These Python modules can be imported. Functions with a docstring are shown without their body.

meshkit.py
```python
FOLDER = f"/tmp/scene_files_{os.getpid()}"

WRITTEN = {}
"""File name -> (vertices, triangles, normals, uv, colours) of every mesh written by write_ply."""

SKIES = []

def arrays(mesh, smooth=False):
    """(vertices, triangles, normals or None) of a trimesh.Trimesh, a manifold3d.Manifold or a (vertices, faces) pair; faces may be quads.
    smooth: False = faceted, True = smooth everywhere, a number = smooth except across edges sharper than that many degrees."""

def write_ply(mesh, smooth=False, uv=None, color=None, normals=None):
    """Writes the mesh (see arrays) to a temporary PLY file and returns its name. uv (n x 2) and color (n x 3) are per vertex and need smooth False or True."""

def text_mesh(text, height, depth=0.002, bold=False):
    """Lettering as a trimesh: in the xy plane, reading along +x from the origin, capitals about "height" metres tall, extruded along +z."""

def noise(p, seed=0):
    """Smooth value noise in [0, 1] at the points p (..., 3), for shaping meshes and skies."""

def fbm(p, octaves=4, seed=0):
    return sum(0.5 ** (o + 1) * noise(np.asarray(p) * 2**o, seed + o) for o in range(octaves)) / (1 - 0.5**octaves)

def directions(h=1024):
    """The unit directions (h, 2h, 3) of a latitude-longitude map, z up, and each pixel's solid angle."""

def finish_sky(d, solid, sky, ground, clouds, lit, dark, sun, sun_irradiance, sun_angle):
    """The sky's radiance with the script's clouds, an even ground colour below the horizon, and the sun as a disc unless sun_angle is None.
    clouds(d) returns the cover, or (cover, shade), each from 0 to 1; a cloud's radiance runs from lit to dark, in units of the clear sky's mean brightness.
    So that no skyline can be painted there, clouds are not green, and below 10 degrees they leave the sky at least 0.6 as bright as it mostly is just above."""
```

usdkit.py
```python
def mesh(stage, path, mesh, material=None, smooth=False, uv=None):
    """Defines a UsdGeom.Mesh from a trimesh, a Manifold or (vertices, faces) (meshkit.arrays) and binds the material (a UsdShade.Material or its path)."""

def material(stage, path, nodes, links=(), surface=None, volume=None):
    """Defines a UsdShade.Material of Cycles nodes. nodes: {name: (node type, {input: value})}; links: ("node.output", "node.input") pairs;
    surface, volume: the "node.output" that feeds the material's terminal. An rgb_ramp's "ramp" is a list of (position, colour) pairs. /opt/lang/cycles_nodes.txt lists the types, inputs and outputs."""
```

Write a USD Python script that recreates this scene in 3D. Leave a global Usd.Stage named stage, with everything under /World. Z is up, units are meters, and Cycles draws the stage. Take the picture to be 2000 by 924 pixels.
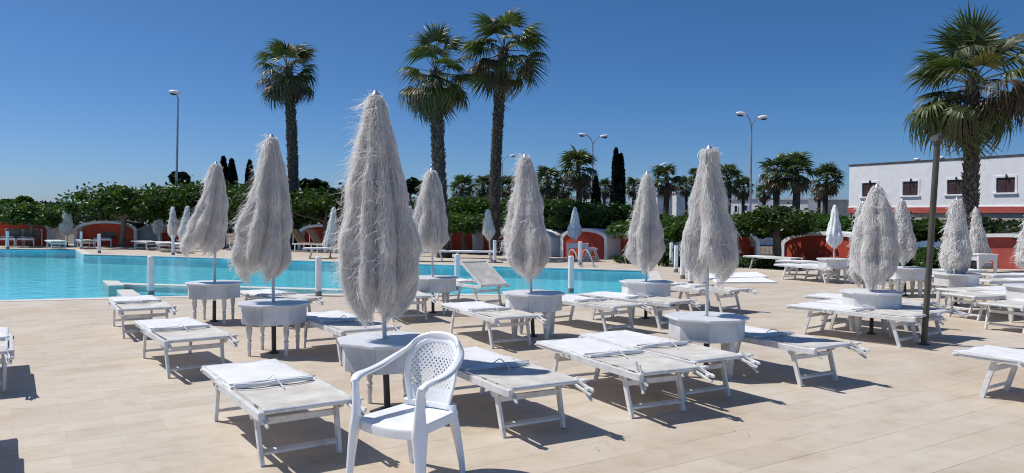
import math, random, sys
import numpy as np, trimesh, shapely
from shapely.geometry import Polygon, LineString, box as sbox
from shapely import affinity
sys.path.insert(0, '/opt/lang')
import usdkit, meshkit
from pxr import Usd, UsdGeom, UsdLux, UsdShade, Gf, Sdf, Vt

stage = Usd.Stage.CreateInMemory()
UsdGeom.SetStageUpAxis(stage, 'Z'); UsdGeom.SetStageMetersPerUnit(stage, 1.0)
stage.SetDefaultPrim(UsdGeom.Xform.Define(stage, '/World').GetPrim())
UsdGeom.Scope.Define(stage, '/World/Looks')
PI = math.pi

# ---------------------------------------------------------------- camera
FOC, EYE, PITCH, ROLL = 1510.0, 1.65, math.atan(40 / 1510.0), 0.006
F0 = np.array([0, math.cos(PITCH), -math.sin(PITCH)])
U0 = np.array([0, math.sin(PITCH), math.cos(PITCH)])
R0 = np.array([1.0, 0, 0])
RGT = R0 * math.cos(ROLL) + U0 * math.sin(ROLL)
UPV = U0 * math.cos(ROLL) - R0 * math.sin(ROLL)
cam = UsdGeom.Camera.Define(stage, '/World/camera')
cam.AddTransformOp().Set(Gf.Matrix4d(*RGT, 0, *UPV, 0, *(-F0), 0, 0, 0, EYE, 1))
cam.CreateHorizontalApertureAttr(36.0)
cam.CreateFocalLengthAttr(36.0 * FOC / 2000.0)
cam.CreateExposureAttr(0.16)
cam.CreateClippingRangeAttr(Gf.Vec2f(0.05, 100000))

# ---------------------------------------------------------------- sky and sun
SUN_EL = math.radians(57)
SUN_H = math.radians(14)
S = np.array([-math.cos(SUN_EL) * math.cos(SUN_H), math.cos(SUN_EL) * math.sin(SUN_H), math.sin(SUN_EL)])
sky_mat = usdkit.material(stage, '/World/Looks/sky_look', {
    'sky': ('sky_texture', {'sky_type': 'single_scattering', 'sun_disc': False, 'sun_elevation': SUN_EL,
                            'sun_rotation': math.atan2(S[0], S[1]), 'altitude': 0.0, 'air_density': 0.6, 'aerosol_density': 0.8, 'ozone_density': 9.0}),
    'hs': ('hsv', {'saturation': 1.135, 'hue': 0.4974, 'value': 1.0}),
    'bg': ('background_shader', {'strength': 0.0925})}, [('sky.color', 'hs.color'), ('hs.color', 'bg.color')], surface='bg.background')
dome = UsdLux.DomeLight.Define(stage, '/World/sky')
UsdShade.MaterialBindingAPI.Apply(dome.GetPrim()).Bind(sky_mat)
dome.GetPrim().SetCustomDataByKey('kind', 'structure')
sun = UsdLux.DistantLight.Define(stage, '/World/sun')
sun.CreateIntensityAttr(0.95); sun.CreateAngleAttr(0.5); sun.CreateNormalizeAttr(True)
sun.CreateColorAttr(Gf.Vec3f(1.0, 0.97, 0.925))
xa = np.cross([0, 0, 1.0], S); xa /= np.linalg.norm(xa); ya = np.cross(S, xa)
sun.AddTransformOp().Set(Gf.Matrix4d(*xa, 0, *ya, 0, *S, 0, 0, 0, 30, 1))

# ---------------------------------------------------------------- helpers
def ray(u, v):
    return RGT * (u - 1000) / FOC - UPV * (v - 462) / FOC + F0
def gp(u, v, z=0.0):
    r = ray(u, v); t = (z - EYE) / r[2]
    return np.array([r[0] * t, r[1] * t, z])
def at(u, v, d):
    r = ray(u, v); t = d / r[1]
    return np.array([r[0] * t, d, EYE + r[2] * t])

_used = {}
def numbered(path):
    n = _used.get(path, 0); _used[path] = n + 1
    return path if n == 0 else f'{path}_{n:03d}'
def pathof(parent):
    return '/World' if parent is None else str((parent.GetPrim() if hasattr(parent, 'GetPrim') else parent).GetPath())
def tag(o, label=None, cat=None, group=None, kind=None):
    p = o.GetPrim() if hasattr(o, 'GetPrim') else o
    for k, v in (('label', label), ('category', cat), ('group', group), ('kind', kind)):
        if v: p.SetCustomDataByKey(k, v)
    return p
def obj(name, mesh, mat, parent=None, smooth=30, **kw):
    p = usdkit.mesh(stage, numbered(f'{pathof(parent)}/{name}'), mesh, '/World/Looks/' + mat, smooth=smooth).GetPrim()
    return tag(p, **kw)
def struct(name, mesh, mat, parent=None, smooth=30):
    return obj(name, mesh, mat, parent, smooth, kind='structure' if parent is None else None)
def thing(name, label, cat, loc=(0, 0, 0), rotz=0.0, group=None, scale=None, kind=None):
    x = UsdGeom.Xform.Define(stage, numbered('/World/' + name))
    x.AddTranslateOp().Set(Gf.Vec3d(*map(float, loc))); x.AddRotateZOp().Set(math.degrees(rotz))
    if scale is not None: x.AddScaleOp().Set(Gf.Vec3f(*(scale if np.ndim(scale) else (scale,) * 3)))
    tag(x, label, cat, group, kind)
    return x.GetPrim()
def dup(root, loc, rotz, label, group=None, scale=None):
    name = root.GetName().rstrip('0123456789_')
    cd = root.GetCustomData()
    r = thing(name, label, cd['category'], loc, rotz, group or cd.get('group'), scale if scale is not None else (1, 1, 1))
    r.GetReferences().AddInternalReference(root.GetPath()); r.SetInstanceable(True)
    return r

cat = trimesh.util.concatenate
def T(m, M): m = m.copy(); m.apply_transform(M); return m
def mv(m, x=0, y=0, z=0): m = m.copy(); m.apply_translation((x, y, z)); return m
def rz(m, a): return T(m, trimesh.transformations.rotation_matrix(a, [0, 0, 1]))
def rx(m, a): return T(m, trimesh.transformations.rotation_matrix(a, [1, 0, 0]))
def ry(m, a): return T(m, trimesh.transformations.rotation_matrix(a, [0, 1, 0]))
def cbox(c, s, b=0.004):
    h = np.array(s) / 2.0; b = min(b, h.min() * 0.8)
    p = [np.array(sg) * (h - b * (1 - np.eye(3)[k])) for k in range(3) for sg in np.array(np.meshgrid([-1, 1], [-1, 1], [-1, 1])).reshape(3, -1).T]
    return mv(trimesh.convex.convex_hull(np.array(p)), *c)
def box(c, s): return mv(trimesh.creation.box(s), *c)
def frame_of(p0, p1, up=(0, 0, 1)):
    p0, p1 = np.array(p0, float), np.array(p1, float); d = p1 - p0; L = np.linalg.norm(d); d /= L
    up = np.array(up, float)
    if abs(d @ up) > 0.98: up = np.array([1.0, 0, 0]) if abs(d[0]) < .9 else np.array([0, 1.0, 0])
    s = np.cross(up, d); s /= np.linalg.norm(s); u = np.cross(d, s)
    M = np.eye(4); M[:3, 0] = d; M[:3, 1] = s; M[:3, 2] = u; M[:3, 3] = (p0 + p1) / 2
    return M, L
def bar(p0, p1, w, h, up=(0, 0, 1), b=0.003):
    M, L = frame_of(p0, p1, up)
    return T(cbox((0, 0, 0), (L, w, h), b), M)
def tube(pts, rad, sides=8, caps=True):
    p = np.array(pts, float); n = len(p); rad = np.broadcast_to(np.asarray(rad, float), (n,))
    t = np.gradient(p, axis=0); t /= np.linalg.norm(t, axis=1, keepdims=True) + 1e-12
    ref = np.array([0, 0, 1.0]) if abs(t[:, 2]).mean() < .8 else np.array([1.0, 0, 0])
    a = np.cross(t, ref); a /= np.linalg.norm(a, axis=1, keepdims=True) + 1e-9; b = np.cross(t, a)
    an = np.arange(sides) * 2 * PI / sides
    v = (p[:, None] + rad[:, None, None] * (np.cos(an)[None, :, None] * a[:, None] + np.sin(an)[None, :, None] * b[:, None])).reshape(-1, 3)
    return stitch(v, n, sides, caps)
def stitch(v, n, k, caps=True, closed=False):
    """rings: n rings of k points"""
    f = []
    for i in range(n if closed else n - 1):
        i2 = (i + 1) % n
        for j in range(k):
            j2 = (j + 1) % k
            f += [(i * k + j, i2 * k + j, i2 * k + j2), (i * k + j, i2 * k + j2, i * k + j2)]
    if caps and not closed:
        c0 = len(v); v = np.vstack([v, v[:k].mean(0), v[(n - 1) * k:n * k].mean(0)])
        for j in range(k):
            j2 = (j + 1) % k
            f += [(c0, j, j2), (c0 + 1, (n - 1) * k + j2, (n - 1) * k + j)]
    m = trimesh.Trimesh(v, np.array(f), process=False)
    if m.volume < 0: m.invert()
    return m
def lathe(prof, n=16, sq=0.0):
    """prof: (r, z) list; closed at ends"""
    an = np.arange(n) * 2 * PI / n + PI / n
    v = np.array([[r * math.cos(a), r * math.sin(a), z] for r, z in prof for a in an])
    return stitch(v, len(prof), n)
def extrude(poly, h):
    ps = [poly] if poly.geom_type == 'Polygon' else [g for g in poly.geoms if g.geom_type == 'Polygon' and g.area > 1e-7]
    return cat([trimesh.creation.extrude_polygon(p, h) for p in ps])
def xz(m):
    """an extrusion (x, y, thickness) stood up: x, z=y, thickness along +y"""
    M = np.array([[1, 0, 0, 0], [0, 0, 1, 0], [0, 1, 0, 0], [0, 0, 0, 1.0]])
    m = T(m, M)
    if m.volume < 0: m.invert()
    return m
def ribbons(P, W):
    """P: (n, k, 3) strand points, W: (n, k, 3) half-width vectors"""
    n, k, _ = P.shape
    v = np.stack([P - W, P + W], 2).reshape(n, k * 2, 3)
    i = np.arange(k - 1) * 2
    f = np.vstack([np.stack([i, i + 1, i + 3], 1), np.stack([i, i + 3, i + 2], 1)])
    f = (np.arange(n)[:, None, None] * (2 * k) + f[None]).reshape(-1, 3)
    return trimesh.Trimesh(v.reshape(-1, 3), f, process=False)
def rounded(w, h, r, k=2):
    """rounded rectangle section points"""
    pts = []
    for cx, cy, a0 in ((w / 2 - r, h / 2 - r, 0), (-w / 2 + r, h / 2 - r, 90), (-w / 2 + r, -h / 2 + r, 180), (w / 2 - r, -h / 2 + r, 270)):
        for q in range(k + 1):
            a = math.radians(a0 + 90 * q / k); pts.append((cx + r * math.cos(a), cy + r * math.sin(a)))
    return np.array(pts)
def sweep(P, Wd, width, thick, r=0.3):
    """flat rounded bar along P with width directions Wd"""
    P = np.array(P, float); n = len(P); t = np.gradient(P, axis=0); t /= np.linalg.norm(t, axis=1, keepdims=True)
    Wd = np.array(Wd, float); Wd -= (Wd * t).sum(1, keepdims=True) * t; Wd /= np.linalg.norm(Wd, axis=1, keepdims=True)
    N = np.cross(t, Wd); width = np.broadcast_to(width, (n,)); thick = np.broadcast_to(thick, (n,))
    v = []
    for i in range(n):
        s = rounded(width[i], thick[i], min(width[i], thick[i]) * r * 1.3, 2)
        v.append(P[i] + s[:, :1] * Wd[i] + s[:, 1:] * N[i])
    k = len(v[0])
    return stitch(np.vstack(v), n, k)
def catmull(pts, m):
    from scipy.interpolate import CubicSpline
    pts = np.array(pts, float); d = np.r_[0, np.cumsum(np.linalg.norm(np.diff(pts[:, :3], axis=0), axis=1) ** .5)]
    return CubicSpline(d, pts, axis=0)(np.linspace(0, d[-1], m))

# ---------------------------------------------------------------- materials
def mat(name, nodes, links, surface='p.BSDF', volume=None):
    return usdkit.material(stage, '/World/Looks/' + name, nodes, links, surface=surface, volume=volume)
def paint(name, c1, c2, scale=6, rough=.5, bump=0.0, bscale=60, detail=6, lo=.35, hi=.7, spec=.5, rand=0.0, extra=None, stretch=None):
    n = {'g': ('geometry', {}), 'map': ('mapping', {'scale': stretch or (1, 1, 1)}),
         'n': ('noise_texture', {'scale': scale, 'detail': detail, 'roughness': .6}),
         'r': ('rgb_ramp', {'ramp': [(lo, c1), (hi, c2)]}),
         'p': ('principled_bsdf', {'roughness': rough, 'specular_ior_level': spec, **(extra or {})})}
    l = [('g.position', 'map.vector'), ('map.vector', 'n.vector'), ('n.fac', 'r.fac')]
    if rand:
        n['o'] = ('object_info', {}); n['mr'] = ('map_range', {'from_min': 0, 'from_max': 1, 'to_min': 1 - rand, 'to_max': 1 + rand})
        n['mx'] = ('vector_math', {'math_type': 'scale'})
        l += [('o.random', 'mr.value'), ('r.color', 'mx.vector1'), ('mr.result', 'mx.scale'), ('mx.vector', 'p.base_color')]
    else:
        l += [('r.color', 'p.base_color')]
    if bump:
        n['bn'] = ('noise_texture', {'scale': bscale, 'detail': 4}); n['b'] = ('bump', {'strength': bump, 'distance': 0.01})
        l += [('map.vector', 'bn.vector'), ('bn.fac', 'b.height'), ('b.normal', 'p.normal')]
    return mat(name, n, l)
def leafy(name, c1, c2, scale=1.2, trans=.35, rough=.45, tint=(1.3, 1.5, .6)):
    n = {'g': ('geometry', {}), 'n': ('noise_texture', {'scale': scale, 'detail': 3}), 'o': ('object_info', {}),
         'mx0': ('mix_float', {'fac': .38}), 'mr': ('map_range', {'from_min': 0, 'from_max': 1, 'to_min': .85, 'to_max': 1.35}), 'sc': ('vector_math', {'math_type': 'scale'}),
         'hu': ('map_range', {'from_min': 0, 'from_max': 1, 'to_min': .485, 'to_max': .512}), 'hs': ('hsv', {}),
         'r': ('rgb_ramp', {'ramp': [(.25, c1), (.72, c2)]}), 'p': ('principled_bsdf', {'roughness': rough}),
         't': ('translucent_bsdf', {}), 'tm': ('vector_math', {'math_type': 'multiply', 'vector2': tint}), 'mix': ('mix_closure', {'fac': trans})}
    l = [('g.position', 'n.vector'), ('n.fac', 'mx0.a'), ('g.random_per_island', 'mx0.b'), ('mx0.result', 'r.fac'), ('o.random', 'mr.value'), ('r.color', 'sc.vector1'), ('mr.result', 'sc.scale'),
         ('o.random', 'hu.value'), ('hu.result', 'hs.hue'), ('sc.vector', 'hs.color'),
         ('hs.color', 'p.base_color'), ('hs.color', 'tm.vector1'), ('tm.vector', 't.color'), ('p.BSDF', 'mix.closure1'), ('t.BSDF', 'mix.closure2')]
    return mat(name, n, l, surface='mix.closure')

paint('white_paint', (.50, .50, .48), (.70, .70, .69), scale=9, rough=.45, bump=.15, bscale=45, lo=.30, hi=.55)
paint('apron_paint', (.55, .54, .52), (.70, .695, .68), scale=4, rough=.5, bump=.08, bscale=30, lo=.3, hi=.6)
paint('table_paint', (.64, .64, .63), (.76, .76, .76), scale=5, rough=.33, bump=.06, bscale=30, lo=.3, hi=.55)
paint('leg_paint', (.58, .54, .48), (.76, .75, .73), scale=9, rough=.5, bump=.2, bscale=50, lo=.3, hi=.55)
paint('white_plastic', (.80, .82, .83), (.86, .87, .88), scale=9, rough=.32, lo=.3, hi=.6, extra={'subsurface_weight': 0.0})
paint('dirty_plastic', (.50, .44, .36), (.80, .81, .81), scale=12, rough=.4, lo=.3, hi=.52)
paint('dark_metal', (.035, .035, .037), (.06, .06, .06), rough=.5)
paint('grey_metal', (.30, .32, .35), (.42, .44, .46), rough=.4, extra={'metallic': .4})
paint('galvanised', (.35, .38, .42), (.5, .53, .56), rough=.42, extra={'metallic': .5})
paint('parasol_pole', (.50, .50, .50), (.66, .66, .66), rough=.45, bump=.1)
paint('pipe_green', (.058, .052, .036), (.10, .09, .065), scale=5, rough=.55, bump=.2, bscale=40)
paint('post_white', (.62, .62, .61), (.80, .80, .79), scale=5, rough=.5, lo=.3, hi=.5)
paint('post_foot', (.16, .15, .14), (.30, .29, .27), scale=14, rough=.7)
paint('red_plaster', (.42, .050, .026), (.58, .080, .036), scale=2.2, rough=.85, bump=.25, bscale=22, lo=.3, hi=.7)
paint('faded_red_plaster', (.42, .075, .06), (.52, .115, .09), scale=2.2, rough=.85, bump=.25, bscale=22)
paint('white_plaster', (.76, .76, .77), (.84, .84, .84), scale=1.6, rough=.8, bump=.2, bscale=20, lo=.3, hi=.6)
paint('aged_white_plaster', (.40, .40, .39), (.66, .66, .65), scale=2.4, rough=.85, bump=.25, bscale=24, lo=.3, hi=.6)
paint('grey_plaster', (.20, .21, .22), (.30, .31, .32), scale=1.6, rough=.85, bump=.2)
paint('beige_plaster', (.44, .40, .33), (.54, .49, .42), scale=.8, rough=.85)
paint('roof_felt', (.05, .05, .055), (.10, .10, .10), scale=4, rough=.9)
paint('shutter_brown', (.055, .026, .024), (.085, .042, .038), scale=12, rough=.5)
paint('door_blue', (.02, .06, .28), (.03, .09, .36), rough=.45)
paint('window_dark', (.03, .035, .045), (.06, .07, .085), rough=.15)
paint('concrete', (.36, .35, .33), (.48, .46, .43), scale=2, rough=.85, bump=.2, bscale=30)
paint('asphalt', (.13, .125, .12), (.18, .175, .165), scale=1.0, rough=.9)
paint('earth', (.13, .105, .075), (.22, .18, .13), scale=.6, rough=.95, bump=.4, bscale=8)
paint('bench_wood', (.24, .15, .09), (.36, .24, .16), scale=18, rough=.6)
paint('brown_fabric', (.16, .12, .10), (.24, .19, .16), scale=8, rough=.85)
paint('bark', (.12, .095, .07), (.24, .19, .14), scale=9, rough=.9, bump=.8, bscale=25, stretch=(1, 1, .5))
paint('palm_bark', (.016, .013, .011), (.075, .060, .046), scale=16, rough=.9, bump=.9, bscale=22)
paint('palm_stub', (.030, .024, .018), (.15, .12, .09), scale=7, rough=.85)
paint('petiole_look', (.05, .055, .03), (.12, .12, .06), scale=5, rough=.5)
paint('cord_look', (.72, .72, .70), (.8, .8, .78), rough=.7)
leafy('palm_green', (.042, .062, .014), (.15, .18, .052), trans=.28)
leafy('palm_olive', (.075, .08, .024), (.24, .22, .085), trans=.28, tint=(1.2, 1.2, .7))
leafy('palm_dead', (.075, .055, .03), (.20, .155, .09), trans=.22, tint=(1.2, 1.1, .8))
leafy('tree_leaf', (.030, .066, .010), (.115, .185, .036), scale=1.1, trans=.38)
leafy('hedge_leaf', (.02, .048, .010), (.075, .13, .028), scale=1.5, trans=.3)
leafy('far_palm_leaf', (.036, .058, .020), (.14, .17, .065), scale=.8, trans=.25)
leafy('pine_leaf', (.010, .022, .010), (.030, .050, .022), scale=.9, trans=.15, tint=(1, 1, .7))
leafy('cypress_leaf', (.006, .013, .007), (.020, .034, .016), scale=1.2, trans=.1, tint=(1, 1, .8))
leafy('scrub_leaf', (.02, .033, .014), (.055, .075, .03), scale=.15, trans=.2)
leafy('grass_leaf', (.03, .06, .012), (.09, .14, .03), scale=.5, trans=.2)

# raffia and cloth
mat('raffia', {'g': ('geometry', {}), 'n': ('noise_texture', {'scale': 9.0, 'detail': 3}), 'r': ('rgb_ramp', {'ramp': [(.3, (.86, .83, .79)), (.6, (.955, .945, .93))]}),
               'p': ('principled_bsdf', {'roughness': .55, 'specular_ior_level': .4}), 't': ('translucent_bsdf', {'color': (.85, .83, .80)}), 'mix': ('mix_closure', {'fac': .42})},
    [('g.position', 'n.vector'), ('n.fac', 'r.fac'), ('r.color', 'p.base_color'), ('p.BSDF', 'mix.closure1'), ('t.BSDF', 'mix.closure2')], surface='mix.closure')
paint('canopy_cloth', (.76, .73, .70), (.88, .86, .84), scale=10, rough=.8, bump=.5, bscale=70, stretch=(1, 1, .25))
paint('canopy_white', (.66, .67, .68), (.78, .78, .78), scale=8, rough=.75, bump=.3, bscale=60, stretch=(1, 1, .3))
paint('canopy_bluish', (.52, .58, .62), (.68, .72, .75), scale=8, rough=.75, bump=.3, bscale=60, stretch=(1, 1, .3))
mat('lounger_mesh', {'g': ('geometry', {}), 'n': ('noise_texture', {'scale': 5.0, 'detail': 5}), 'r': ('rgb_ramp', {'ramp': [(.3, (.50, .46, .40)), (.65, (.68, .66, .62))]}),
                     'm': ('mapping', {'scale': (1, 1, 1), 'rotation': (0, 0, math.radians(33))}), 'w': ('wave_texture', {'scale': 45.0, 'bands_direction': 'x'}), 'w2': ('wave_texture', {'scale': 45.0, 'bands_direction': 'y'}),
                     'a': ('math', {'math_type': 'multiply'}), 'b': ('bump', {'strength': .35, 'distance': .004}),
                     'p': ('principled_bsdf', {'roughness': .7})},
    [('g.position', 'n.vector'), ('n.fac', 'r.fac'), ('r.color', 'p.base_color'), ('g.position', 'm.vector'), ('m.vector', 'w.vector'), ('m.vector', 'w2.vector'),
     ('w.fac', 'a.value1'), ('w2.fac', 'a.value2'), ('a.value', 'b.height'), ('b.normal', 'p.normal')])
paint('white_cloth', (.66, .66, .66), (.76, .76, .765), scale=6, rough=.75, bump=.35, bscale=25, lo=.3, hi=.6)
# deck tiles: each tile its own tone, sandy veins
GRID = math.radians(33.0)
def tile_look(name, bump):
    n = {'g': ('geometry', {}), 'm': ('mapping', {'rotation': (0, 0, -GRID)}), 'sx': ('separate_xyz', {}),
         'ry': ('math', {'math_type': 'divide', 'value2': .335}), 'fy': ('math', {'math_type': 'floor'}),
         'hy': ('math', {'math_type': 'multiply', 'value2': .5}), 'dx': ('math', {'math_type': 'divide', 'value2': .67}), 'ax': ('math', {'math_type': 'add'}), 'fx': ('math', {'math_type': 'floor'}),
         'c': ('combine_xyz', {}), 'wn': ('white_noise_texture', {}),
         'st': ('mapping', {'scale': (1.5, 2.4, 1)}), 'n1': ('noise_texture', {'scale': 1.1, 'detail': 7, 'roughness': .62}),
         'n2': ('noise_texture', {'scale': .45, 'detail': 4}), 'n3': ('noise_texture', {'scale': 90.0, 'detail': 3}), 'n4': ('noise_texture', {'scale': 5.0, 'detail': 6, 'roughness': .7}),
         'r1': ('rgb_ramp', {'ramp': [(.26, (.49, .41, .32)), (.45, (.555, .485, .395)), (.6, (.58, .515, .435)), (.76, (.61, .555, .48))]}),
         'r2': ('rgb_ramp', {'ramp': [(.32, (.95, .88, .80)), (.52, (1.0, .98, .95)), (.68, (1.02, 1.03, 1.04))]}),
         'r3': ('rgb_ramp', {'ramp': [(0, (.93, .92, .905)), (.2, (.985, .98, .975)), (1, (1.03, 1.03, 1.03))]}),
         'r4': ('rgb_ramp', {'ramp': [(.30, (.88, .86, .85)), (.5, (1, 1, 1))]}),
         'm1': ('mix', {'mix_type': 'multiply', 'fac': 1.0}), 'm2': ('mix', {'mix_type': 'multiply', 'fac': 1.0}), 'm3': ('mix', {'mix_type': 'multiply', 'fac': 1.0}),
         'b': ('bump', {'strength': bump, 'distance': .002}), 'p': ('principled_bsdf', {'roughness': .62, 'specular_ior_level': .35})}
    l = [('g.position', 'm.vector'), ('m.vector', 'sx.vector'), ('sx.y', 'ry.value1'), ('ry.value', 'fy.value1'), ('fy.value', 'hy.value1'), ('sx.x', 'dx.value1'), ('dx.value', 'ax.value1'), ('hy.value', 'ax.value2'),
         ('ax.value', 'fx.value1'), ('fx.value', 'c.x'), ('fy.value', 'c.y'), ('c.vector', 'wn.vector'), ('m.vector', 'st.vector'), ('st.vector', 'n1.vector'), ('g.position', 'n2.vector'), ('g.position', 'n3.vector'), ('g.position', 'n4.vector'),
         ('n1.fac', 'r1.fac'), ('n2.fac', 'r2.fac'), ('wn.value', 'r3.fac'), ('n4.fac', 'r4.fac'), ('r1.color', 'm1.color1'), ('r2.color', 'm1.color2'), ('m1.color', 'm2.color1'), ('r3.color', 'm2.color2'),
         ('m2.color', 'm3.color1'), ('r4.color', 'm3.color2'), ('m3.color', 'p.base_color'), ('n3.fac', 'b.height'), ('b.normal', 'p.normal')]
    return mat(name, n, l)
tile_look('paving_look', .3)
paint('joint_look', (.46, .39, .31), (.56, .49, .41), scale=8, rough=.9)
paint('coping_look', (.60, .56, .50), (.70, .67, .61), scale=3, rough=.6)
paint('pool_tile', (.16, .60, .71), (.21, .66, .77), scale=3, rough=.4)
mat('water_look', {'g': ('geometry', {}), 'mp': ('mapping', {'scale': (.8, 1.5, 1)}), 'n': ('noise_texture', {'scale': 1.6, 'detail': 4, 'distortion': .6}), 'n2': ('noise_texture', {'scale': 6.0, 'detail': 3}),
                   'ad': ('math', {'math_type': 'multiply_add', 'value2': .25}),
                   'b': ('bump', {'strength': .55, 'distance': .05}), 'gl': ('glossy_bsdf', {'roughness': .03, 'color': (1, 1, 1)}), 'tr': ('transparent_bsdf', {'color': (.80, .97, .985)}),
                   'fr': ('fresnel', {'IOR': 1.33}), 'mix': ('mix_closure', {}), 'sc': ('math', {'math_type': 'multiply', 'value2': .8})},
    [('g.position', 'mp.vector'), ('mp.vector', 'n.vector'), ('mp.vector', 'n2.vector'), ('n2.fac', 'ad.value1'), ('n.fac', 'ad.value3'), ('ad.value', 'b.height'), ('b.normal', 'gl.normal'), ('b.normal', 'fr.normal'),
     ('fr.fac', 'sc.value1'), ('sc.value', 'mix.fac'), ('tr.BSDF', 'mix.closure1'), ('gl.BSDF', 'mix.closure2')], surface='mix.closure')

# ================================================================ THE SETTING
POOL = Polygon([(3.05, 16.35), (4.15, 23.6), (-3.5, 26.3), (-8.3, 28.0), (-15.3, 30.6), (-17.3, 31.2), (-19.9, 35.2), (-36, 35.4), (-36, 9.5),
                (-16, 12.6), (-11.5, 13.9), (-9.5, 14.6), (-7.6, 15.25), (-5.6, 15.8), (-4, 16.1), (-2, 16.2)])
DECK = Polygon([(-60, -12), (40, -12), (40, 24.5), (14, 25.6), (9.5, 26.3), (6, 28.2), (0, 32.5), (-8, 38), (-20, 41.5), (-60, 43)])
far = Polygon([(-1500, -200), (1500, -200), (1500, 2600), (-1500, 2600)])
struct('ground', mv(extrude(far.difference(POOL.buffer(.1)), .3), 0, 0, -.34), 'earth')
TILED = Polygon([(-4.6, 2.6), (4.6, 2.6), (10.8, 11.5), (18, 22), (6, 22), (-1, 16.4), (-20, 16.4), (-14, 11.5)]).difference(POOL.buffer(.33)).buffer(0)
if TILED.geom_type != 'Polygon': TILED = max(TILED.geoms, key=lambda g: g.area)
deck = thing('pool_deck', 'pale sandy stone paving round the pool', 'paving', kind='structure')
obj('slab', mv(extrude(DECK.difference(POOL.buffer(.30)).difference(TILED), .2), 0, 0, -.2), 'paving_look', deck)
obj('joint_bed', mv(extrude(TILED.buffer(.02), .1), 0, 0, -.1018), 'joint_look', deck)
rng = np.random.default_rng(7)
ca, sa = math.cos(GRID), math.sin(GRID)
tiles = []
shapely.prepare(TILED)
for j in range(-60, 130):
    for i in range(-80, 110):
        a0, b0 = (i - .5 * j) * .67, j * .335
        ac, bc = a0 + .335, b0 + .1675
        x, y = ac * ca - bc * sa, ac * sa + bc * ca
        if not (-21 < x < 19 and 2 < y < 23): continue
        g = .0010
        q = [(a0 + g, b0 + g), (a0 + .67 - g, b0 + g), (a0 + .67 - g, b0 + .335 - g), (a0 + g, b0 + .335 - g)]
        P = Polygon([(a * ca - b * sa, a * sa + b * ca) for a, b in q])
        if not TILED.intersects(P): continue
        whole = TILED.contains(P)
        if not whole: P = P.intersection(TILED)
        if P.geom_type != 'Polygon' or P.area < .004: continue
        P = shapely.geometry.polygon.orient(P)
        c = np.array(P.exterior.coords)[:-1]
        z = float(rng.normal(0, .00025)); n = len(c)
        if n > 8: continue
        top = c + (np.array(P.centroid.coords[0]) - c) * (.0015 / np.linalg.norm(np.array(P.centroid.coords[0]) - c, axis=1, keepdims=True))
        v = np.vstack([np.c_[c, np.full(n, -.006)], np.c_[c, np.full(n, z - .0008)], np.c_[top, np.full(n, z)]])
        f = []
        for r in (0, 1):
            for k in range(n):
                k2 = (k + 1) % n; f += [(r * n + k, r * n + k2, r * n + n + k2), (r * n + k, r * n + n + k2, r * n + n + k)]
        f += [(2 * n, 2 * n + k, 2 * n + k + 1) for k in range(1, n - 1)]
        u, w = (x / max(y, .1)) * FOC, FOC * EYE / max(y, .1)
        vis = abs(u) < 1010 and w < 500
        tiles.append((y if vis else 99 + y, trimesh.Trimesh(v, np.array(f), process=False)))
tiles.sort(key=lambda t: t[0])
for _, m in tiles[:300]: obj('paving_tile', m, 'paving_look', deck, smooth=False)
obj('further_tiles', cat([m for _, m in tiles[300:]]), 'paving_look', deck, smooth=False, kind='stuff')

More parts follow.
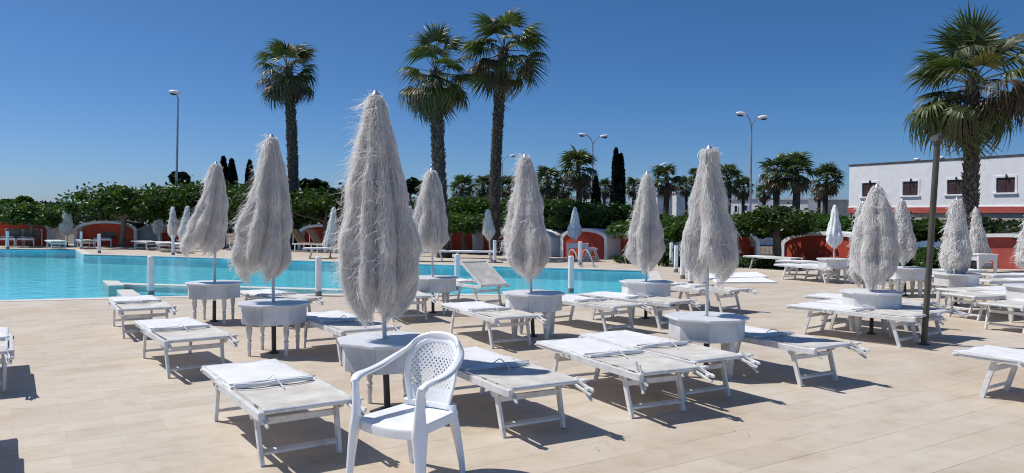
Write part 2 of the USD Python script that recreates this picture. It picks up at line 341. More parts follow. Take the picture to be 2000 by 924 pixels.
# pool
pool = thing('pool_basin', 'turquoise tiled swimming pool basin', 'pool', kind='structure')
pc = np.array(shapely.geometry.polygon.orient(POOL).exterior.coords)[:-1]; n = len(pc)
v = np.vstack([np.c_[pc, np.full(n, -.38)], np.c_[pc, np.full(n, -.02)]])
f = [q for k in range(n) for q in ((k, n + (k + 1) % n, (k + 1) % n), (k, n + k, n + (k + 1) % n))]
obj('basin_wall', trimesh.Trimesh(v, np.array(f), process=False), 'pool_tile', pool, smooth=False)
obj('basin_floor', mv(extrude(POOL.buffer(.05), .05), 0, 0, -.42), 'pool_tile', pool)
cop = []
for k in range(n):
    p0, p1 = pc[k], pc[(k + 1) % n]
    if p0[0] < -30 or p1[0] < -30: continue
    L = np.linalg.norm(p1 - p0); m = max(1, round(L / .62)); d = (p1 - p0) / L; o = np.array([d[1], -d[0]])
    for q in range(m):
        a, b = p0 + d * (L * q / m + .003), p0 + d * (L * (q + 1) / m - .003)
        P = Polygon([a, b, b + o * .30, a + o * .30])
        e = extrude(P, .06); obj('coping_stone', mv(e, 0, 0, -.052 + rng.uniform(-.0006, .0006)), 'coping_look', pool, smooth=False)
obj('coping_bed', mv(extrude(POOL.buffer(.305, join_style=2).difference(POOL.buffer(.004)), .1), 0, 0, -.16), 'joint_look', pool)
def curb(a, b, w, z0, z1):
    return bar((*a[:2], (z0 + z1) / 2), (*b[:2], (z0 + z1) / 2), w, z1 - z0, b=.01)
c0, c1, c2 = gp(222, 551, -.03), gp(700, 564, -.03), gp(300, 583, -.03)
obj('inner_curb', curb(c0, c1, .20, -.37, -.05), 'coping_look', pool)
def slab(px, z0, z1):
    pts = Polygon([gp(u, v, z1)[:2] for u, v in px]).buffer(0)
    return mv(extrude(pts, z1 - z0), 0, 0, z0)
obj('inner_step', slab([(200, 547.5), (232, 548.5), (243, 557), (212, 557.5)], -.37, -.052), 'coping_look', pool)
obj('inner_step', slab([(228, 566), (258, 565), (279, 578.5), (240, 579.5)], -.37, -.052), 'coping_look', pool)
obj('shallow_shelf', slab([(235, 552), (690, 565), (690, 570), (285, 578)], -.37, -.24), 'pool_tile', pool)
struct('water', trimesh.Trimesh(*(lambda m: (m.vertices + [0, 0, -.06], m.faces[m.face_normals[:, 2] > .9]))(trimesh.creation.extrude_polygon(POOL, .001)), process=False), 'water_look', smooth=False)

# low white platforms and planting strip at the right end of the deck
o = obj('low_platform', slab([(1372, 534), (1478, 531), (1500, 540), (1385, 543)], 0, .05), 'white_plaster'); tag(o, 'low white slab lying on the paving behind the tall ragged parasol', 'platform', 'low slabs right of the pool')
o = obj('low_platform', slab([(1392, 545), (1488, 541), (1518, 550.5), (1400, 551)], 0, .035), 'white_plaster'); tag(o, 'thin pale slab with a dark front edge on the paving beside the bollard row', 'platform', 'low slabs right of the pool')

lr = np.random.default_rng(77); lp = []
for c_ in [(1868, 648), (1935, 662), (1905, 655), (1700, 700), (1450, 860), (250, 680), (150, 640), (1560, 880), (700, 900), (1180, 870), (480, 640), (1650, 590), (1560, 600), (900, 590)]:
    q = gp(*c_); lp.append(np.c_[q[0] + lr.normal(0, .10, 4), q[1] + lr.normal(0, .14, 4), .012 + .008 * lr.random(4)])
lp = np.vstack(lp); la = lr.uniform(0, 2 * PI, len(lp)); ls = lr.uniform(.006, .015, len(lp))
lv = np.stack([lp + np.c_[np.cos(la), np.sin(la), 0 * la] * ls[:, None], lp + np.c_[-np.sin(la), np.cos(la), .5 + 0 * la] * ls[:, None] * .4, lp - np.c_[np.cos(la), np.sin(la), -.2 + 0 * la] * ls[:, None], lp - np.c_[-np.sin(la), np.cos(la), .1 + 0 * la] * ls[:, None] * .4], 1).reshape(-1, 3)
tag(obj('leaf_litter', trimesh.Trimesh(lv, (np.arange(len(lp))[:, None] * 4 + np.array([[0, 1, 2, 0, 2, 3]])).reshape(-1, 3), process=False), 'bench_wood', None, smooth=False), 'few small dry leaves blown over the paving', 'dry leaves', kind='stuff')

# ================================================================ TABLES
def make_table(name, label, kind, loc, rot, group='octagonal parasol tables', hgt=.61, rad=.405):
    t = thing(name, label, 'table', loc, rot, group)
    k8 = np.arange(8) * PI / 4 + PI / 8
    octo = lambda r: Polygon([(r * math.cos(a), r * math.sin(a)) for a in k8]).difference(Polygon([(.034 * math.cos(a), .034 * math.sin(a)) for a in np.linspace(0, 2 * PI, 14)[:-1]]))
    R = rad / math.cos(PI / 8)
    obj('tabletop', cat([mv(extrude(octo(R * .985), .008), 0, 0, hgt - .026), mv(extrude(octo(R), .014), 0, 0, hgt - .018), mv(extrude(octo(R * .988), .004), 0, 0, hgt - .004)]), 'table_paint', t, smooth=20)
    ra = rad - .042; w = 2 * ra * math.tan(PI / 8)
    for k in range(8):
        a = k * PI / 4
        p = rz(mv(cbox((0, 0, 0), (.018, w - .007, .205), .004), ra - .009, 0, hgt - .026 - .104), a)
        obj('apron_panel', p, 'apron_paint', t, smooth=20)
    for k in range(4):
        a = PI / 8 + k * PI / 2; x, y = (ra - .055) * math.cos(a), (ra - .055) * math.sin(a)
        h0 = hgt - .235
        if kind == 'turned':
            pr = [(.0, 0), (.020, 0), (.021, .03), (.019, .06), (.024, .09), (.026, .13), (.020, .145), (.029, .155), (.029, .168), (.019, .18), (.024, .20), (.033, .25), (.036, .29), (.030, .325), (.037, .335), (.037, .352), (.026, .36), (.0, .36)]
            m = lathe([(r, z * (h0 + .01) / .36) for r, z in pr], 12)
            m = cat([m, cbox((0, 0, h0 + .07), (.07, .07, .12), .006)])
        else:
            sec = [(.020, 0), (.027, .05), (.040, h0 * .8), (.044, h0 * .92), (.046, h0 + .03)]
            m = stitch(np.vstack([np.c_[rounded(2 * s, 2 * s, .006), np.full(12, z)] for s, z in sec]), len(sec), 12)
        obj('leg', mv(rz(m, a), x, y, 0), 'leg_paint', t)
    obj('brace', cat([bar((-ra + .03, 0, hgt - .20), (-.05, 0, hgt - .20), .03, .03), bar((.05, 0, hgt - .20), (ra - .03, 0, hgt - .20), .03, .03)]), 'leg_paint', t)
    return t
TZ = .61
def tpos(u, v): return gp(u, v, TZ) * [1, 1, 0]
ROT0 = math.radians(-73)
# (pixel of the pole on the table top, leg kind, label)
TABLES = [
    ((757, 661), 'turned', 0, 'white octagonal table directly behind the plastic armchair, dark parasol shade across its top'),
    ((535, 590), 'turned', 4, 'white octagonal table with turned legs, second from the left, behind the front bed'),
    ((418, 551), 'turned', 9, 'white octagonal table nearest the pool stepping stones, leftmost of the tables'),
    ((846, 541), 'turned', 2, 'white octagonal table at the water beside the bed with the raised end'),
    ((1042, 571), 'plain', -6, 'white octagonal table on plain legs between the pool bollard and the armchair'),
    ((1380, 617), 'plain', -5, 'white octagonal table under the tall ragged parasol, two small marks on its apron'),
    ((1262, 549), 'plain', -4, 'white octagonal table at the right end corner of the pool'),
    ((1703, 569), 'plain', -8, 'white octagonal table beside the green pipe, two flat beds pushed against its front'),
]
tables = {}
for k, ((u, v), kind, dr, lab) in enumerate(TABLES):
    tables[k] = make_table('parasol_table', lab, kind, tpos(u, v), ROT0 + math.radians(dr))
plain = tables[4]
for u, v, dr, lab in [
    (1868, 534, 3, 'white octagonal table right of the green pipe, beds on all sides of it'),
    (1628, 505, 5, 'small far white octagonal table in front of the red alcove with the palm shadow'),
    (1769, 522, -3, 'far white octagonal table just left of the green pipe by the low shrubs'),
    (2020, 558, 0, 'white octagonal table cut by the right edge of the picture'),
]:
    dup(plain, tpos(u, v), ROT0 + math.radians(dr), lab)
def square_table(label, loc, rot, w=.62, d=.62, h=.66):
    t = thing('square_table', label, 'table', loc, rot, 'square side tables')
    obj('tabletop', cbox((0, 0, h - .012), (w, d, .024), .004), 'table_paint', t, smooth=20)
    for sx, sy, lx, ly in ((0, -1, w - .08, .02), (0, 1, w - .08, .02), (-1, 0, .02, d - .12), (1, 0, .02, d - .12)):
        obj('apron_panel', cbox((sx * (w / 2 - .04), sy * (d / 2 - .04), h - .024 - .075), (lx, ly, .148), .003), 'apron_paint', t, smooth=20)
    for sx in (-1, 1):
        for sy in (-1, 1):
            sec = [(.018, 0), (.024, .05), (.034, h * .7), (.036, h - .026)]
            m = stitch(np.vstack([np.c_[rounded(2 * s, 2 * s, .005), np.full(12, z)] for s, z in sec]), len(sec), 12)
            obj('leg', mv(m, sx * (w / 2 - .055), sy * (d / 2 - .055), 0), 'leg_paint', t)
    return t
square_table('pale square table on tapered legs before the faded red alcove at far right', gp(1912, 548), math.radians(12), .62, .62, .72)
square_table('white square table standing in front of the middle red alcove, parasol pole behind it', gp(1128, 507), math.radians(-6), .85, .6, .62)

# ================================================================ PARASOLS
def parasol(label, base, top, zb, rmax, seed, nstr, lean=(0, 0), swing=(0, 0), prof=None, cloth='canopy_cloth', fringe='raffia', wind=(-.12, -.02), flut=.10, nf=8, width=.0021, group='closed raffia parasols', knot=None, sl=.44, tiers=4.0, tamp=.12, lump=.10, poler=.019, cap=True, messy=1.0, strfrom=0.0):
    r = np.random.default_rng(seed); nstr = int(nstr * 1.6)
    t = thing('closed_parasol', label, 'parasol', base, 0, group)
    H = top
    ax = lambda z: np.array([lean[0], lean[1]]) * (z / H)
    zt = lambda z: np.r_[ax(z), z]
    obj('pole', tube([zt(.30 if nstr else 0.02), zt(TZ), zt(H - .02)], [poler, poler, poler * .9], 10), 'parasol_pole', t)
    obj('pole_socket', tube([zt(0.0), zt(.02), zt(.021), zt(.32)], [.06, .06, poler + .008, poler + .008], 10), 'dark_metal', t)
    if cap: obj('finial', lathe([(0, -.03), (.05, -.03), (.048, 0), (.03, .028), (.022, .04), (.012, .055), (0, .057)], 12).apply_translation(zt(H - .012)), 'galvanised', t)
    L = H - zb
    pr = np.array(prof or [(0, .12), (.05, .20), (.15, .30), (.3, .46), (.5, .66), (.7, .88), (.82, 1.0), (.90, .97), (.96, .80), (1.0, .52)])
    ph = r.uniform(0, 2 * PI, 4)
    def rad(t_, p):
        tq = (t_ * tiers + .12 * np.sin(2 * p + ph[3])) % 1.0
        s = np.interp(t_, pr[:, 0], pr[:, 1]) * rmax * (1 + tamp * (tq ** 1.4 - .45) * np.clip(t_ * 5, 0, 1) * np.clip((1 - t_) * 6, 0, 1))
        fl = np.clip(t_ * 2.2, 0, 1) * flut
        return s * (1 + fl * (np.abs(np.sin(nf / 2 * p + ph[0] + .5 * np.sin(3 * t_ + ph[1]))) * 1.6 - .9) + .09 * np.sin(2 * p + ph[2] + 2 * t_) + .06 * np.sin(3 * p + ph[3] - 4 * t_) + .05 * np.sin(5 * p + 11 * t_ + ph[1]) + .04 * np.sin(2 * p - 17 * t_ + ph[2]))
    sw = np.array([swing[0], swing[1]])
    def surf(t_, p, off=0.0):
        """past t = 1 the strands hang straight down"""
        tc = np.clip(t_, 0, 1); over = np.maximum(t_ - 1, 0); t_ = np.minimum(t_, 1) + over * .30
        rr = rad(tc, p) * (1 - .5 * np.minimum(over * 4, 1)) + off
        z = H - L * t_ * (1 + lump * np.clip(tc - .5, 0, 1) * np.sin(2 * p + ph[1]) + lump * .7 * np.clip(tc - .5, 0, 1) * np.sin(5 * p + ph[2]))
        c = np.asarray(lean)[:, None] * (z / H).ravel() + sw[:, None] * (np.clip(tc - .25, 0, 1).ravel() ** 1.6)
        x = c[0].reshape(np.shape(z)) + rr * np.cos(p); y = c[1].reshape(np.shape(z)) + rr * np.sin(p)
        return np.stack([x, y, z], -1)
    nt, na = 26, 48
    tt, pp = np.meshgrid(np.linspace(0.0, 1, nt), np.arange(na) * 2 * PI / na, indexing='ij')
    V = surf(tt, pp, -.012)
    V += (r.normal(0, .004, V.shape)) * [1, 1, 0]
    obj('canopy', stitch(V.reshape(-1, 3), nt, na), cloth, t, smooth=60)
    if knot is not None:
        zk = H - L * knot
        ring = surf(np.full(40, knot), np.linspace(0, 2 * PI, 40), .012)
        obj('tie_cord', tube(ring, .008, 6, caps=False), 'cord_look', t)
    if nstr:
        k = 5
        # fringe rows sewn on the cloth, one over another, and loose strands between
        rows = np.r_[0, .03, np.arange(tiers) / tiers + .02, (np.arange(tiers) + .5) / tiers]; rows.sort()
        rows = rows[rows >= strfrom]
        wts = np.interp(rows, pr[:, 0], pr[:, 1]); wts /= wts.sum()
        t0 = np.where(r.random(nstr) < .6, r.choice(rows, nstr, p=wts) + r.normal(0, .01, nstr), np.interp(r.random(nstr) ** .75, [0, 1], [strfrom, .97]))
        t0 = np.clip(t0, 0, .985); p0 = r.uniform(0, 2 * PI, nstr)
        # strands gather in locks
        lk = .19 + .05 * np.sin(9 * t0); lock = np.round(p0 / lk) * lk; p0 = p0 + (lock - p0) * r.uniform(.1, .95, nstr)
        ln = sl * r.uniform(.45, 1.25, nstr) / L
        s = np.linspace(0, 1, k)[None, :]
        wild = (r.random(nstr) < .15 * messy)[:, None]
        th = np.where(wild[:, 0], r.normal(0, .7, nstr), r.normal(0, .16, nstr))[:, None] * min(messy, 1.2)
        rl = np.maximum(rad(np.clip(t0, .02, .97), p0), .05)[:, None]
        ln = np.where(wild[:, 0], ln * r.uniform(.25, .85, nstr), ln)
        bend = np.where(wild, r.normal(0, .7, nstr)[:, None], 0)
        dphi = (ln * L)[:, None] * np.sin(th + bend * s * .6) / rl
        tt = t0[:, None] + ln[:, None] * s * np.cos(th + bend * s * .6)
        tt = np.maximum(tt, -.02)
        off = .003 + np.abs(r.normal(0, .008, nstr))[:, None] * (s ** .6) + np.where(wild, r.gamma(1.2, .009, nstr)[:, None] * s ** 1.2, 0)
        P = surf(tt, p0[:, None] + dphi * s, off)
        wv = np.array([*wind, 0.0]) * np.where(wild, .9, .18)[..., None] * (s ** 2)[..., None] * r.uniform(0, 1, nstr)[:, None, None]
        P = P + wv + np.cumsum(r.normal(0, .0045, P.shape), 1) * np.where(wild, 1.8, 1.0)[..., None]
        d = np.gradient(P, axis=1); side = np.cross(d, r.normal(0, 1, (nstr, 1, 3)))
        side /= np.linalg.norm(side, axis=2, keepdims=True) + 1e-9
        W = side * (width * np.where(r.random(nstr) < .22, r.uniform(1.3, 2.4, nstr), r.uniform(.45, 1.1, nstr))[:, None, None]) * np.linspace(1, .45, k)[None, :, None]
        obj('raffia_fringe', ribbons(P, W), fringe, t, smooth=False, kind='stuff')
    return t

def lean_of(base, u, v):
    """the leaning parasol's top, from where its tip is seen"""
    p = at(u, v, base[1]); return (p[0] - base[0], 0), p[2]
def near_parasol(k, tip, vb, rmax, seed, n, label, **kw):
    b = tpos(*TABLES[k][0]); lean, top = lean_of(b, tip[0], tip[1] + 5)
    return parasol(label, b, top, at(tip[0], vb - 10, b[1])[2], rmax, seed, n, lean=lean, **kw)
cone9 = [(0, .25), (.08, .36), (.3, .52), (.6, .80), (.85, 1.0), (.95, .92), (1.0, .74)]
full = [(0, .16), (.05, .26), (.14, .36), (.3, .56), (.5, .74), (.7, .94), (.80, 1.0), (.90, 1.0), (.96, .90), (1.0, .70)]
slim = [(0, .20), (.04, .28), (.12, .36), (.3, .55), (.5, .74), (.72, .94), (.86, 1.0), (.94, .98), (.98, .88), (1.0, .74)]
ragged = [(0, .27), (.03, .34), (.07, .29), (.14, .30), (.3, .46), (.5, .66), (.7, .84), (.86, .98), (.95, 1.0), (1.0, .82)]
cone = [(0, .22), (.05, .34), (.15, .48), (.3, .62), (.5, .76), (.7, .90), (.84, 1.0), (.93, .97), (1.0, .72)]
near_parasol(0, (733, 182), 596, .262, 1, 9500, 'largest closed raffia parasol, shaggy, rising behind the plastic armchair', swing=(-.03, 0), prof=full, knot=.80, wind=(-.14, -.05), nf=9, flut=.30, messy=1.0)
near_parasol(1, (530, 264), 532, .25, 2, 7500, 'shaggy closed parasol left of the largest one, its hem blown to the left', swing=(-.25, 0), prof=slim, wind=(-.14, 0), nf=7, flut=.30)
near_parasol(2, (422, 316), 493, .24, 3, 5200, 'closed parasol with its hem swung far left over the pool edge, leftmost near one', swing=(-.40, 0), prof=[(0, .22), (.06, .34), (.2, .44), (.5, .68), (.75, .92), (.88, 1.0), (.96, .95), (1, .7)], wind=(-.10, 0), nf=7, flut=.2, sl=.30, messy=.8)
near_parasol(3, (843, 328), 489, .25, 4, 4800, 'closed cream parasol in front of the thick palm trunk', swing=(-.05, 0), prof=cone, nf=7, flut=.18, messy=.9)
near_parasol(4, (1025, 302), 530, .265, 5, 6500, 'closed shaggy parasol standing right of the two tall palms, strands bristling sideways', swing=(-.04, 0), prof=slim, wind=(-.1, 0), nf=6, flut=.26, messy=1.6)
near_parasol(5, (1385, 287), 530, .235, 6, 6800, 'tall ragged parasol with tied neck and bare ribs, before the bollard row', swing=(.04, 0), prof=ragged, nf=5, flut=.30, wind=(.05, 0))
near_parasol(6, (1264, 335), 520, .235, 7, 5200, 'closed grey-white parasol over the right corner of the pool', prof=slim, nf=6, flut=.28, messy=.9)
near_parasol(7, (1713, 360), 547, .25, 8, 6800, 'bushy white parasol just left of the green pipe', prof=[(0, .2), (.1, .36), (.3, .66), (.5, .85), (.7, .97), (.88, 1.0), (.97, .95), (1, .8)], nf=6, flut=.18, wind=(.03, 0))
far_ = [(1868, 534, (1869, 390), 520, .24, 9, 4200, 'bushy white parasol right of the green pipe before the palm trunk', cone9),
        (2020, 558, (2016, 415), 512, .19, 10, 1500, 'white parasol just showing at the right edge of the picture', slim),
        (1690, 548, (1686, 398), 540, .20, 11, 3000, 'bright white parasol hidden behind the bushy one left of the pipe', slim),
        (1769, 522, (1762, 392), 500, .20, 12, 2600, 'slim shaggy parasol between the bushy one and the green pipe', slim)]
for u, v, tip, vb, rm, sd, ns, lab, pf in far_:
    b = tpos(u, v); lean, top = lean_of(b, *tip)
    parasol(lab, b, top, at(tip[0], vb, b[1])[2], rm, sd, ns, lean=lean, prof=pf, nf=6, flut=.14, width=.005)
b = gp(1916, 543); lean, top = lean_of(b, 1906, 407)
parasol('slim closed parasol against the faded red alcove, behind the bushy one', b, top, at(1906, 504, b[1])[2], .21, 13, 2200, lean=lean, prof=slim, swing=(.1, 0), nf=6, width=.006)
# cloth parasols across the water: few loose strands, folded cloth
plainp = [(0, .16), (.03, .30), (.10, .32), (.13, .40), (.3, .55), (.55, .78), (.75, .98), (.84, 1.0), (.92, .86), (1.0, .45)]
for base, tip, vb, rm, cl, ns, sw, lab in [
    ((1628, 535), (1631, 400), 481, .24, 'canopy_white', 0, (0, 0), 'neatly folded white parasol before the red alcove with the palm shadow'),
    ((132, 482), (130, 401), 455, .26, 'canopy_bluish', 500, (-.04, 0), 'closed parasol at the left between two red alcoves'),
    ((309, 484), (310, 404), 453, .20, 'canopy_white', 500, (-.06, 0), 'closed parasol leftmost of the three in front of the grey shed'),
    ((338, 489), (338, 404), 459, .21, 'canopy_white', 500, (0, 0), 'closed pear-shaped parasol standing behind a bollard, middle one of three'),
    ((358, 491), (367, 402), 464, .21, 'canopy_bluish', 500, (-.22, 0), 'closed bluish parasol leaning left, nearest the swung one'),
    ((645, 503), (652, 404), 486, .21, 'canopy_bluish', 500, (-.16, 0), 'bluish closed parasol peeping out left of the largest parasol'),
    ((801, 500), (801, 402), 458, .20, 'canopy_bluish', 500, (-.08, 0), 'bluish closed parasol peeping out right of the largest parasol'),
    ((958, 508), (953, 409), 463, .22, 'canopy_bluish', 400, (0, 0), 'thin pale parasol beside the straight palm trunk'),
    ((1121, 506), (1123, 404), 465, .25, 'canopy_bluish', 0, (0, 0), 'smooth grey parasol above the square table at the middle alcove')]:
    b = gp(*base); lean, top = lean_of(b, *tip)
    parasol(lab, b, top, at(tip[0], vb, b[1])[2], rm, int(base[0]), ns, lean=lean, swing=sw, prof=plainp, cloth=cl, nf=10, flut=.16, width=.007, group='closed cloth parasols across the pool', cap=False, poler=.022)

# ================================================================ SUN BEDS
def cloth_grid(x0, x1, y0, y1, zf, th, nx=14, ny=10):
    xs, ys = np.linspace(x0, x1, nx), np.linspace(y0, y1, ny)
    X, Y = np.meshgrid(xs, ys, indexing='ij'); Z = zf(X, Y)
    top = np.stack([X, Y, Z], -1).reshape(-1, 3); bot = top - [0, 0, th]
    f = []
    q = lambda i, j: i * ny + j
    n = nx * ny
    for i in range(nx - 1):
        for j in range(ny - 1):
            a, b, c, d = q(i, j), q(i + 1, j), q(i + 1, j + 1), q(i, j + 1)
            f += [(a, b, c), (a, c, d), (n + a, n + c, n + b), (n + a, n + d, n + c)]
    for i in range(nx - 1):
        for a, b, s in ((q(i, 0), q(i + 1, 0), 1), (q(i, ny - 1), q(i + 1, ny - 1), -1)):
            f += [(a, n + a, n + b), (a, n + b, b)] if s > 0 else [(a, n + b, n + a), (a, b, n + b)]
    for j in range(ny - 1):
        for a, b, s in ((q(0, j), q(0, j + 1), -1), (q(nx - 1, j), q(nx - 1, j + 1), 1)):
            f += [(a, n + a, n + b), (a, n + b, b)] if s > 0 else [(a, n + b, n + a), (a, b, n + b)]
    return trimesh.Trimesh(np.vstack([top, bot]), np.array(f), process=False)
def make_sun_bed(label, loc, rot, seed=0, raised=False, simple=False, clutter=1, group='folding beach beds'):
    r = np.random.default_rng(seed)
    t = thing('sun_bed', label, 'sun bed', loc, rot, group)
    W = .325; zr = .375; w = 'white_paint'
    for s in (-1, 1):
        obj('side_rail', bar((-.34, s * W, zr), (.86 if not raised else .84, s * W, zr - .004), .030, .054), w, t, smooth=20)
        obj('head_rail', bar((-.90, s * (W - .034), zr + .006), (-.16, s * (W - .034), zr + .004), .026, .056), w, t, smooth=20)
        for x in (-.30, -.20):
            obj('bolt', T(trimesh.creation.cylinder(.011, .012, sections=8), trimesh.transformations.rotation_matrix(PI / 2, [1, 0, 0])).apply_translation((x, s * (W + .019), zr)), 'grey_metal', t)
        for q in (-1, 1):
            obj('leg', bar((q * .55, s * (W - .045 if q > 0 else W - .075), zr + .01), (q * .665, s * (W - .060 if q > 0 else W - .075), 0.0), .028, .046, up=(1, 0, 0)), 'leg_paint', t, smooth=20)
        obj('hinge_disc', T(trimesh.creation.cylinder(.042, .026, sections=14), trimesh.transformations.rotation_matrix(PI / 2, [1, 0, 0])).apply_translation((.585, s * (W - .02), zr - .035)), 'leg_paint', t)
    for q in (-1, 1):
        z = .085; x = q * (.665 - .11 * z / .385)
        obj('crossbar', bar((x, -W + .075, z), (x, W - .075, z), .045, .024, up=(q * .115, 0, .385)), 'leg_paint', t, smooth=20)
        z = .275; x = q * (.665 - .11 * z / .385)
        obj('crossbar', bar((x, -W + .06, z), (x, W - .06, z), .024, .045), 'leg_paint', t, smooth=20)
    obj('end_tube', tube([(.79, -W + .015, zr + .012), (.79, W - .015, zr + .012)], .017, 10), w, t)
    obj('end_tube', tube([(-.885, -W + .05, zr + .02), (-.885, W - .05, zr + .02)], .016, 10), w, t)
    sag = float(r.uniform(.012, .022))
    ph = r.uniform(0, 6, 3)
    wr = lambda X, Y: .0035 * np.sin(9 * X + 14 * Y + ph[0]) + .003 * np.sin(23 * Y + 5 * X + ph[1])
    if raised:
        hx, L, an = .79, .72, math.radians(32)
        f = lambda X, Y: zr + .035 + (hx - X) * math.tan(an) - sag * np.sin(PI * np.clip((hx - X) / (L * math.cos(an)), 0, 1)) * (1 - (Y / .3) ** 2)
        obj('seat_mesh', cloth_grid(hx - L * math.cos(an), hx, -W + .045, W - .045, f, .006), 'lounger_mesh', t)
        e = (hx - L * math.cos(an), zr + .03 + L * math.sin(an))
        for s in (-1, 1): obj('lifted_rail', bar((hx, s * (W - .03), zr + .02), (e[0] - .03, s * (W - .03), e[1] + .015), .024, .04), w, t, smooth=20)
        obj('lifted_end', tube([(e[0], -W + .03, e[1]), (e[0], W - .03, e[1])], .016, 8), w, t)
    else:
        obj('seat_mesh', cloth_grid(-.26, .80, -W + .03, W - .03, lambda X, Y: zr + .033 - sag * np.sin(PI * np.clip((X + .26) / 1.06, 0, 1)) * (1 - (Y / .34) ** 2) - .02 * np.clip((X - .76) / .04, 0, 1) ** 2 + wr(X, Y) * .5, .006, 18), 'lounger_mesh', t)
    hx1 = float(r.uniform(-.02, .05))
    zc = lambda X, Y: zr + .036 + wr(X, Y) * .7 - .012 * np.clip((np.abs(Y) - .26) / .05, 0, 1) ** 2 - .02 * np.clip((-.86 - X) / .05, 0, 1) ** 2 - .012 * np.clip((X - hx1 + .05) / .05, 0, 1) ** 2
    obj('white_cover', cloth_grid(-.91, hx1, -W + .012, W - .012, zc, .016, 16, 14), 'white_cloth', t, smooth=50)
    if simple: return t
    # folded sun hood: rolled cloth, rods and the loose arms sticking out at the foot end
    xr = hx1 + .085
    ys = np.linspace(-W + .03, W - .05, 14)
    obj('hood_roll', tube(np.c_[xr + .008 * np.sin(ys * 9 + ph[2]), ys, zr + .044 + .004 * np.sin(ys * 13 + ph[0])], .018 + .004 * np.sin(ys * 21 + ph[1]), 8), 'white_cloth', t)
    obj('hood_rod', tube([(hx1 + .03, -W + .01, zr + .05), (hx1 + .035, W - .01, zr + .047)], .008, 6), w, t)
    obj('hood_rod', tube([(xr + .05, -W + .01, zr + .052), (xr + .045, W - .06, zr + .047)], .007, 6), w, t)
    y0 = float(r.uniform(-.06, .06))
    obj('tie_cord', tube(catmull([(hx1 - .02, y0 - .02, zr + .05), (hx1 + .02, y0 + .01, zr + .085), (xr, y0, zr + .088), (xr + .06, y0 + .015, zr + .058), (xr + .16, y0 - .03 + .06 * r.random(), zr + .032)], 10), .0045, 5), 'cord_look', t)
    if clutter:
        s = 1
        for q, (dy, dz, L, an) in enumerate([(.0, .028, .26, .02), (-.03, .004, .22, .10), (.03, -.012, .19, -.10), (-.012, .05, .16, .18)]):
            x0 = .74 + .02 * q
            obj('hood_arm', bar((x0, s * (W - .02 + dy), zr + dz), (x0 + L, s * (W - .02 + dy) + L * math.sin(an), zr + dz - .05 - .03 * q * r.random()), .016, .022), w, t, smooth=20)
        obj('hood_bracket', cat([cbox((.80, s * (W + .012), zr - .01), (.11, .022, .065), .004), cbox((.935, s * (W - .01), zr - .02), (.05, .06, .022), .004), cbox((.86, s * W, zr + .035), (.06, .05, .014), .003)]), w, t, smooth=20)
        obj('corner_clamp', cat([cbox((.855, -s * (W + .002), zr + .005), (.06, .045, .06), .008), bar((.86, -s * W, zr - .01), (.93, -s * (W - .02), zr - .055), .016, .02), bar((.84, -s * (W - .01), zr + .03), (.90, -s * (W - .035), zr - .03), .012, .016)]), w, t, smooth=20)
    if clutter == 2:
        obj('hanging_arm', bar((.72, -(W - .05), zr + .10), (.86, -(W - .03), zr - .13), .018, .030), w, t, smooth=20)
        obj('hanging_arm', bar((.76, -(W - .06), zr + .08), (.86, -(W - .05), zr - .10), .014, .02), w, t, smooth=20)
    return t
def bed_at(NL=None, ang=-57, NR=None, FL=None):
    """where the bed stands, from one foot: NL near left, NR near right, FL far left"""
    a = math.radians(ang); u, w = np.array([math.cos(a), math.sin(a)]), np.array([-math.sin(a), math.cos(a)])
    if NL is not None: c = gp(*NL)[:2] - u * .665 + w * .265
    elif NR is not None: c = gp(*NR)[:2] - u * .665 - w * .265
    else: c = gp(*FL)[:2] + u * .665 + w * .25
    return (c[0], c[1], 0), a
b0 = make_sun_bed('largest folding bed at front left, white covered far half, just left of the armchair', *bed_at(NL=(512, 911), ang=-56), seed=1)
b1 = make_sun_bed('folding bed with a dark shadow below, just right of the plastic armchair', *bed_at(NL=(984, 855), ang=-60), seed=2)
b2 = make_sun_bed('folding bed with two loose arms hanging off its foot end, right of the armchair bed', *bed_at(NL=(1234, 817), ang=-63), seed=3, clutter=2)
b3 = make_sun_bed('bed with its end panel lifted as a slope at the pool edge', *bed_at(NL=(934, 600), ang=-50), seed=4, raised=True, clutter=0)
plainbed = make_sun_bed('small far bed left of the red alcove with the palm shadow, beside the hedge', *bed_at(NL=(1536, 529), ang=-52), seed=5, simple=True, group='plain white beds further off')
beds = [b0, b1, b2]
